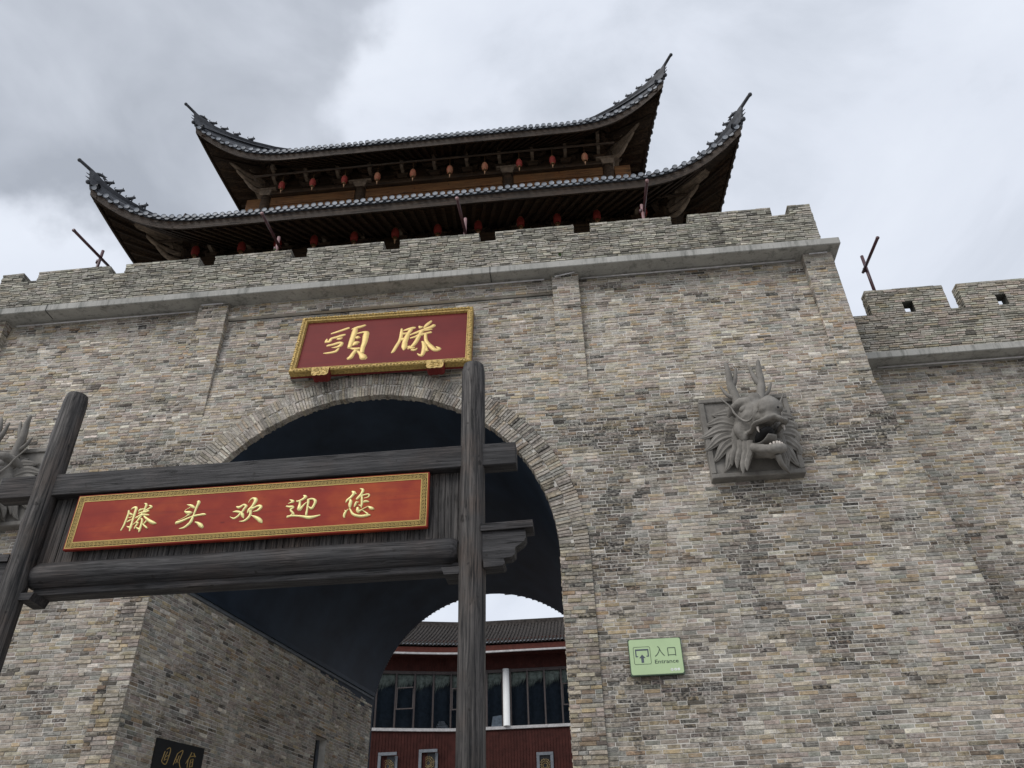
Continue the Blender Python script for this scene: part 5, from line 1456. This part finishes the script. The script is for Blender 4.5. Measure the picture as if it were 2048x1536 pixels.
# ------------------------------------------------------------------ carved dragon heads
def dragon():
    X0 = Vector((2.92, 11.86, 8.545))
    t = thing('dragon_relief', 'grey stone dragon head jutting from a square slab on the right of the arch', 'sculpture', tuple(X0), 'dragon head reliefs on the facade')
    def L(p): return (X0.x + p[0], X0.y - p[1], X0.z + p[2])
    S = M['stone']
    def Q(p):                                   # the head itself: turned a little to its left and raised
        y = p[1] * .64
        return L((.03 + (p[0] - .07) * .85 + .27 * y, y, p[2] + .23 * p[1]))
    w = MB(); hx, hz = .735, .76
    w.bbox(L((-hx, 0, -hz)), L((hx, -.15, hz)), .012)
    w.build('slab', S, t)
    w = MB()
    e = .085
    for a, b in (((-hx + .002, -.001, hz - e), (hx - .002, .04, hz - .002)), ((-hx + .002, -.001, -hz + .002), (hx - .002, .04, -hz + e)), ((-hx + .002, -.001, -hz + e + .001), (-hx + e, .04, hz - e - .001)), ((hx - e, -.001, -hz + e + .001), (hx - .002, .04, hz - e - .001))):
        w.bbox(L(a), L(b), .012)
    w.build('slab_rim', S, t)
    c = .07
    bm = bmesh.new()
    tmp_ = MB()
    def chain(pts, rad, flat=1.0, n=5, seg=10):
        p = spline([q + (r_,) for q, r_ in zip(pts, rad)], n)
        for q in p: tmp_.sphere(Q(q[:3]), (q[3], q[3], q[3] * flat), 0, seg, 7)
    def both(f):
        for s in (-1, 1): f(s)
    # skull, muzzle, neck
    chain([(c, -.02, -.05), (c, .22, .06), (c, .42, .10)], [.34, .33, .29])
    chain([(c, .42, .06), (c, .70, .00), (c, .95, -.10), (c, 1.08, -.14)], [.25, .185, .165, .16])
    both(lambda s: chain([(c + s * .12, .80, .02), (c + s * .20, .92, -.14), (c + s * .22, .82, -.24)], [.05, .055, .04]))     # folds beside the nose
    tmp_.sphere(Q((c, 1.10, -.16)), (.185, .15, .175), 0, 14, 10)
    both(lambda s: tmp_.sphere(Q((c + s * .13, 1.14, -.24)), (.085, .08, .07), 0, 10, 8))
    # brow ridges and crest
    both(lambda s: chain([(c + s * .42, .10, .30), (c + s * .35, .32, .33), (c + s * .27, .54, .31), (c + s * .15, .66, .24), (c + s * .06, .72, .16)], [.05, .085, .085, .075, .045]))
    chain([(c, .28, .36), (c, .48, .40), (c, .60, .30)], [.11, .12, .07])
    # upper lip, wavy and flaring
    lip = [(-.27, .50, -.26), (-.25, .74, -.34), (-.27, .98, -.38), (-.16, 1.14, -.42), (0, 1.20, -.41), (.16, 1.14, -.45), (.27, .98, -.37), (.25, .74, -.34), (.27, .50, -.26)]
    chain([(c + a, b, z) for a, b, z in lip], [.05, .055, .062, .06, .06, .06, .062, .055, .05], .62)
    chain([(c, .8, -.20), (c, 1.0, -.30)], [.20, .17], .42)
    # jaw
    jaw = [(-.22, .26, -.36), (-.21, .50, -.52), (-.18, .76, -.70), (-.11, .96, -.84), (0, 1.02, -.87), (.11, .96, -.84), (.18, .76, -.70), (.21, .50, -.52), (.22, .26, -.36)]
    chain([(c + a, b, z) for a, b, z in jaw], [.075, .075, .075, .075, .08, .075, .075, .075, .075])
    chain([(c, .20, -.44), (c, .5, -.62), (c, .80, -.82)], [.16, .15, .13], .5)
    # cheek rolls
    both(lambda s: chain([(c + s * .33, .30, .02), (c + s * .36, .40, -.14), (c + s * .31, .42, -.30)], [.08, .10, .07]))
    both(lambda s: chain([(c + s * .34, .12, .1), (c + s * .40, .16, -.10), (c + s * .36, .18, -.32)], [.07, .08, .06]))
    tmp_.frombm(bm)
    me = tmp_.mesh('head', [S])
    ho = bpy.data.objects.new('head', me); COL.objects.link(ho)
    md = ho.modifiers.new('r', 'REMESH'); md.mode = 'VOXEL'; md.voxel_size = .019; md.use_smooth_shade = True
    sm = ho.modifiers.new('s', 'SMOOTH'); sm.iterations = 4; sm.factor = .5
    dg = bpy.context.evaluated_depsgraph_get(); dg.update()
    me2 = bpy.data.meshes.new_from_object(ho.evaluated_get(dg))
    for v in me2.vertices:                      # chiselled, weathered surface
        q = v.co * 9.0; f = v.co * 26.0
        v.co += v.normal * (.010 * mnoise.noise(q) + .005 * mnoise.noise(f))
    ho.modifiers.clear(); ho.data = me2; me2.materials.clear(); me2.materials.append(S)
    ho.parent = t; ho.matrix_parent_inverse = Matrix.Translation(-X0)
    for s in (-1, 1):
        w = MB(); w.sphere(Q((c + s * .265, .60, .13)), (.085, .08, .07), 0, 14, 10); w.build('eye', S, t)
        w = MB(); w.sphere(Q((c + s * .085, 1.228, -.265)), (.036, .03, .024), 0, 10, 7); w.build('nostril', M['hole'], t)  # dark ball standing in for the shade in the nostril hole
        # deer antlers with one prong
        w = MB()
        w.tube(spline([Q((c + s * .20, .22, .34)), Q((c + s * .235, .24, .58)), Q((c + s * .30, .27, .86)), Q((c + s * .30, .30, 1.10)), Q((c + s * .33, .31, 1.30))], 4), [.085] * 4 + [.075] * 4 + [.062] * 3 + [.055] * 2 + [.045, .04, .034, .022], 8)
        w.tube(spline([Q((c + s * .29, .26, .80)), Q((c + s * .19, .27, .97)), Q((c + s * .13, .28, 1.20))], 3), [.058, .054, .050, .044, .036, .028, .014], 7)
        w.tube(spline([Q((c + s * .25, .25, .58)), Q((c + s * .40, .25, .68)), Q((c + s * .50, .25, .86))], 3), [.045, .042, .038, .034, .03, .024, .012], 7)
        w.build('horn', S, t)
        # whisker
        w = MB()
        w.tube(spline([Q((c + s * .19, 1.0, -.16)), Q((c + s * .29, .80, -.20)), Q((c + s * .36, .66, -.10)), Q((c + s * .44, .55, .10)), Q((c + s * .47, .48, .28)), Q((c + s * .62, .42, .52))], 5), [.018] * 18 + [.016] * 4 + [.014] * 3 + [.008], 6)
        w.build('whisker', S, t)
        w = MB(); w.tube(spline([Q((c + s * .23, .93, -.41)), Q((c + s * .235, .95, -.48)), Q((c + s * .23, .96, -.53))], 3), [.026, .024, .02, .016, .012, .008, .003], 6); w.build('fang', M['tooth'], t)
        # flame locks of the mane, laid on the slab
        for k, (a0, ln, cv) in enumerate(((62, .34, .5), (40, .44, .5), (20, .52, .45), (2, .60, .4), (-14, .62, .4), (-30, .62, .35), (-46, .62, .3), (-60, .50, .25))):
            a = radians(a0)
            st_ = (.30 * cos(a), .06, .05 + .30 * sin(a))
            dx_, dz_ = cos(a), sin(a)
            px_, pz_ = -sin(a), cos(a)
            pts = []
            for i in range(8):
                u = i / 7
                off = cv * .20 * sin(u * 5.2) * u
                pts.append((c + s * (st_[0] + dx_ * ln * u + px_ * off) , .10 * (1 - u) ** .7 + .015, st_[2] + dz_ * ln * u + pz_ * off))
            rd = [.085, .105, .112, .10, .082, .06, .036, .006]
            if s > 0: pts = [(min(p[0], .70), p[1], p[2]) for p in pts]
            w = MB(); w.tube(spline([L(p) for p in pts], 3), [x_[0] for x_ in spline([(q,) for q in rd], 3)], 16, 0, False, .42, (0, -1, 0), .45)
            w.build('mane_lock', S, t)
        # beard strands hanging behind the jaw
        for k, (xa, za, ln, ya) in enumerate(((.36, -.28, .42, .34), (.30, -.34, .50, .40), (.24, -.38, .44, .46), (.42, -.20, .40, .26))):
            w = MB(); pts = [(c + s * xa, ya, za), (c + s * (xa + .02), ya - .02, za - ln * .35), (c + s * (xa + .09), ya - .10, za - ln * .7), (c + s * (xa + .11), ya - .14, za - ln)]
            w.tube(spline([Q(p) for p in pts], 4), [.05] * 4 + [.046] * 3 + [.04] * 2 + [.032, .024, .015, .005], 12, 0, False, 1.0, None, .3)
            w.build('beard_strand', S, t)
    w = MB(); w.tube(spline([Q((c + .02, .92, -.92)), Q((c + .10, .78, -1.0)), Q((c + .24, .58, -.98)), Q((c + .36, .44, -1.0))], 4), [.045] * 4 + [.042] * 3 + [.038, .032, .026, .02, .012, .004], 7); w.build('chin_tuft', S, t)
    w = MB()
    p = spline([(c, .30, -.36, .13), (c, .55, -.50, .13), (c, .78, -.58, .115), (c + .01, .93, -.56, .08)], 4)
    w.tube([Q(q[:3]) for q in p], [q[3] for q in p], 10, 0, True, .28, (0, 0, 1)); w.build('tongue', S, t)
    for i in range(7):
        a = -1 + 2 * i / 6
        x_, y_ = c + .15 * a, 1.03 - .12 * a * a
        w = MB(); w.tube([Q((x_, y_ + .02, -.84)), Q((x_, y_ + .03, -.765))], [.028, .018], 6); w.build('tooth', M['tooth'], t)
    w = MB(); w.sphere(Q((c, .58, -.39)), (.150, .30, .085), 0, 14, 10); w.build('mouth_shade', M['hole'], t)  # dark ellipsoid that paints the mouth's inner shade over the palate
    return t
dr = dragon()
dl = copy_tree(dr, (-9.98 - 2.92, 0, 0))
dl.scale = (-1, 1, 1)
dl['label'] = 'grey stone dragon head half hidden behind the left log post at the picture edge'

# ------------------------------------------------------------------ curved red hall seen through the passage
hall = thing('curved_hall', 'dark red two storey hall with tiled roof and window band beyond the passage', 'building', (-5, 39, 0))
def hy(x):          # front line of the wall in plan: straight, bending towards us on the left
    return 39.0 if x > -6.2 else 39.0 - .205 * (-6.2 - x) - .012 * (-6.2 - x) ** 2
XS = [-15 + .6 * i for i in range(46)]
def band(w, z0, z1, d0, d1, xs=XS, mat=0):
    """solid strip following the curve; d = metres in front of the wall"""
    vs = []
    for x in xs:
        for d, z in ((d0, z0), (d1, z0), (d1, z1), (d0, z1)): vs.append((x, hy(x) - d, z))
    n = len(xs)
    w.add(vs, [(4 * i + j, 4 * i + (j + 1) % 4, 4 * i + 4 + (j + 1) % 4, 4 * i + 4 + j) for i in range(n - 1) for j in range(4)] + [(0, 1, 2, 3), (4 * n - 1, 4 * n - 2, 4 * n - 3, 4 * n - 4)], mat)
def sub(a, b, n=8): return [a + (b - a) * i / n for i in range(n + 1)]
HX0, HX1 = -15, 12
w = MB(); band(w, 0, 10.07, -.3, 0); lw = w.build('lower_wall', M['redwall'], hall)
w = MB(); x = -11.0
while x < 2:
    band(w, 6.5, 10.0, .0, .018, [x, x + .115]); x += .135
w.build('cladding_boards', M['redwall'], lw, None, 'stuff')
w = MB(); band(w, 10.075, 10.20, -.1, .09); w.build('window_sill', M['paletrim'], hall)
w = MB(); band(w, 12.74, 14.2, -.3, 0); uw = w.build('upper_wall', M['redwall'], hall)
w = MB(); x = -11.0
while x < 2:
    band(w, 12.76, 13.5, .0, .018, [x, x + .115]); x += .135
w.build('cladding_boards', M['redwall'], uw, None, 'stuff')
MUL = [-13.1, -12.3, -11.45, -10.6, -9.77, -8.93, -8.10, -7.26, -6.46, -5.62, -4.80, -4.06, -3.69, -2.90, -2.11, -1.33, -.54, .25, 1.05, 1.9, 2.7]
for i, x in enumerate(MUL):
    w = MB(); band(w, 10.205, 12.735, -.06, .05, [x - .035, x + .035]); w.build('mullion', M['mull'], hall)
for i in range(len(MUL) - 1):
    a, b = MUL[i] + .036, MUL[i + 1] - .036
    w = MB(); vs = [(a, hy(a) + .02, 10.21), (b, hy(b) + .02, 10.21), (b, hy(b) + .02, 12.73), (a, hy(a) + .02, 12.73)]
    w.add(vs, [(0, 1, 2, 3)])
    p = w.build('window_pane', M['glass'], hall)
    if i in (5, 8, 15, 18):
        w = MB(); z0, z1 = 11.0, 11.98
        for q in ((a, z0, b, z0 + .05), (a, z1 - .05, b, z1), (a, z0 + .051, a + .045, z1 - .051), (b - .045, z0 + .051, b, z1 - .051)): w.box((q[0], hy(q[0]) - .03, q[1]), (q[2], hy(q[0]) + .01, q[3]))
        w.build('opening_light', M['mull'], p)
for i in range(len(MUL) - 1):  # made-up pale fringes behind the glass, standing in for the reflected eaves
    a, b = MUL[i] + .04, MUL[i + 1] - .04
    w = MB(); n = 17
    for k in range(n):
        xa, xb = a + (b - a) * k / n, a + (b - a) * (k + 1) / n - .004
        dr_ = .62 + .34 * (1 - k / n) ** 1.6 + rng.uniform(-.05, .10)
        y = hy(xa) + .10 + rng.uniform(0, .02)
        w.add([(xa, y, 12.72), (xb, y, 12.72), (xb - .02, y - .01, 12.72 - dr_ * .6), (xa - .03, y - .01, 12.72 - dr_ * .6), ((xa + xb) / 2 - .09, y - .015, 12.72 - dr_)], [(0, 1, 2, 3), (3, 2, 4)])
    w.build('reflection_fringe', M['pane_refl'], hall, None, 'stuff')
w = MB(); band(w, 12.60, 12.735, -.08, .02); w.build('window_head', M['mull'], hall)
w = MB(); band(w, 10.0, 13.5, -.34, -.30); w.build('curtain', M['curtain'], hall)
w = MB(); band(w, 9.9, 10.0, -1.4, -.02); w.build('upper_floor', M['curtain'], hall)
w = MB(); w.lathe([(.155, 10.20), (.155, 12.72)], (-3.885, 38.93, 0), 18); w.build('round_column', M['wcol'], hall)
w = MB(); w.hexa([(-4.62, 39.12, 10.22), (-4.10, 39.08, 10.22), (-4.10, 39.24, 10.22), (-4.62, 39.26, 10.22), (-4.55, 39.12, 10.68), (-4.12, 39.08, 10.72), (-4.12, 39.24, 10.72), (-4.55, 39.26, 10.68)]); w.build('white_box', M['white'], hall)
w = MB()
for k in range(4): w.bbox((-7.2 + .05 * k, 39.04, 10.22 + .09 * k), (-6.52 - .08 * k, 39.2, 10.30 + .09 * k), .02)
w.build('stacked_bedding', M['paletrim'], hall)
# eave: white trim, russet board, soffit
w = MB(); band(w, 13.27, 13.35, .86, .95); w.build('eave_trim', M['paletrim'], hall)
w = MB(); band(w, 13.352, 13.60, .80, .93); w.build('eave_board', M['redtrim'], hall)
w = MB(); band(w, 13.36, 13.40, -.2, .80); w.build('soffit', M['redwall'], hall)
w = MB()
def rpt(x, v, dz=0.0): return (x, hy(x) - .98 + 4.4 * v, 13.66 + 2.35 * (.85 * v + .15 * v * v) + dz)
NV_ = 10
vs = []
for x in XS:
    for j in range(NV_ + 1): vs.append(rpt(x, j / NV_))
w.add(vs, [(i * (NV_ + 1) + j, (i + 1) * (NV_ + 1) + j, (i + 1) * (NV_ + 1) + j + 1, i * (NV_ + 1) + j + 1) for i in range(len(XS) - 1) for j in range(NV_)])
rf = w.build('roof', M['oldtile'], hall)
w = MB(); we = MB()
x = -12.0
k = 0
while x < 3.0:
    # each cover row is a run of short overlapping tiles
    for j in range(22):
        v0, v1 = j / 22, (j + 1.12) / 22
        r_ = .062 + .004 * ((k + j) % 3)
        jx = rng.uniform(-.006, .006)
        pa, pb2 = rpt(x + jx, v0, .035), rpt(x + jx, v1, .015)
        vs = []
        for p in (pa, pb2):
            for q in range(5):
                a = pi * q / 4
                vs.append((p[0] + r_ * cos(a), p[1], p[2] + r_ * sin(a)))
        w.add(vs, [(q, q + 1, 6 + q, 5 + q) for q in range(4)] + [(4, 3, 2, 1, 0)])
    p = rpt(x, 0, .03)
    we.lathe([(.05, -.02), (.055, 0), (.02, .03)], (p[0], p[1] - .02, p[2] + .03), 8)
    x += .175; k += 1
w.build('roof_tiles', M['oldtile'], rf, None, 'stuff')
we.build('tile_ends', M['tiledrip'], rf, None, 'stuff')
w = MB(); band(w, 15.95, 16.22, -3.62, -3.30); w.build('ridge', M['oldtile'], rf)
w = MB(); band(w, 0, 14.0, -8, -7.6); w.build('rear_wall', M['redwall'], hall)
# small lattice windows in the lower wall
for x0, x1, zt in ((-7.80, -6.97, 9.31), (-9.52, -8.69, 9.17), (-2.60, -1.86, 9.05)):
    w = MB(); f = .13; z0 = zt - 1.35
    for q in ((x0, zt - f, x1, zt), (x0, z0, x1, z0 + f), (x0, z0 + f + .001, x0 + f, zt - f - .001), (x1 - f, z0 + f + .001, x1, zt - f - .001)):
        yy = min(hy(q[0]), hy(q[2])); w.bbox((q[0], yy - .07, q[1]), (q[2], yy + .0, q[3]), .006)
    lo = w.build('lattice_window', M['greyframe'], hall)
    yy = hy((x0 + x1) / 2)
    w = MB(); w.box((x0 + f, yy - .028, z0 + f), (x1 - f, yy - .022, zt - f)); w.build('pane', M['black'], lo)
    w = MB()
    a0_, a1_, b0_, b1_ = x0 + f, x1 - f, z0 + f, zt - f
    cx_, cz_ = (a0_ + a1_) / 2, b1_ - .42
    for R_ in (.10, .19, .27):
        for k in range(8):
            a, b = 2 * pi * k / 8 + .39, 2 * pi * (k + 1) / 8 + .39
            pa, pb2 = (cx_ + R_ * cos(a), cz_ + R_ * sin(a)), (cx_ + R_ * cos(b), cz_ + R_ * sin(b))
            w.tube([(pa[0], yy - .04, pa[1]), (pb2[0], yy - .04, pb2[1])], .012, 4)
    for k in range(16):
        a = 2 * pi * k / 16
        w.tube([(cx_ + .10 * cos(a), yy - .04, cz_ + .10 * sin(a)), (cx_ + .30 * cos(a + .2), yy - .04, cz_ + .30 * sin(a + .2))], .009, 4)
    for k in range(7):
        w.tube([(a0_, yy - .04, b0_ + .05 + .08 * k), (a1_, yy - .04, b0_ + .05 + .08 * k)], .009, 4)
    w.build('lattice', M['bamboo'], lo)

# ------------------------------------------------------------------ weeds in the parapet
def weed(x, y, z, label, n=14, s=.10):
    w = MB()
    for i in range(n):
        a = rng.uniform(0, 2 * pi); t = rng.uniform(.3, 1.2); l = s * rng.uniform(.5, 1.1)
        dx, dy, dz = cos(a) * sin(t), -abs(sin(a) * sin(t)), cos(t)
        p = [(x, y, z), (x + dx * l * .5, y + dy * l * .5, z + dz * l * .6), (x + dx * l, y + dy * l, z + dz * l * .7)]
        w.add([(p[0][0] - .004, p[0][1], p[0][2]), (p[0][0] + .004, p[0][1], p[0][2]), (p[1][0] + .012, p[1][1], p[1][2]), (p[1][0] - .012, p[1][1], p[1][2]), (p[2][0], p[2][1], p[2][2])], [(0, 1, 2, 3), (3, 2, 4)])
    tag(w.build('weed', M['leaf'], None, None), label, 'weed', 'weeds rooted in the parapet')
weed(.05, 11.93, 13.0, 'small green weed rooted in the parapet bricks right of the middle')
weed(-5.9, 11.95, 13.88, 'tiny weed on top of a merlon beside the left flagpole', 10, .07)
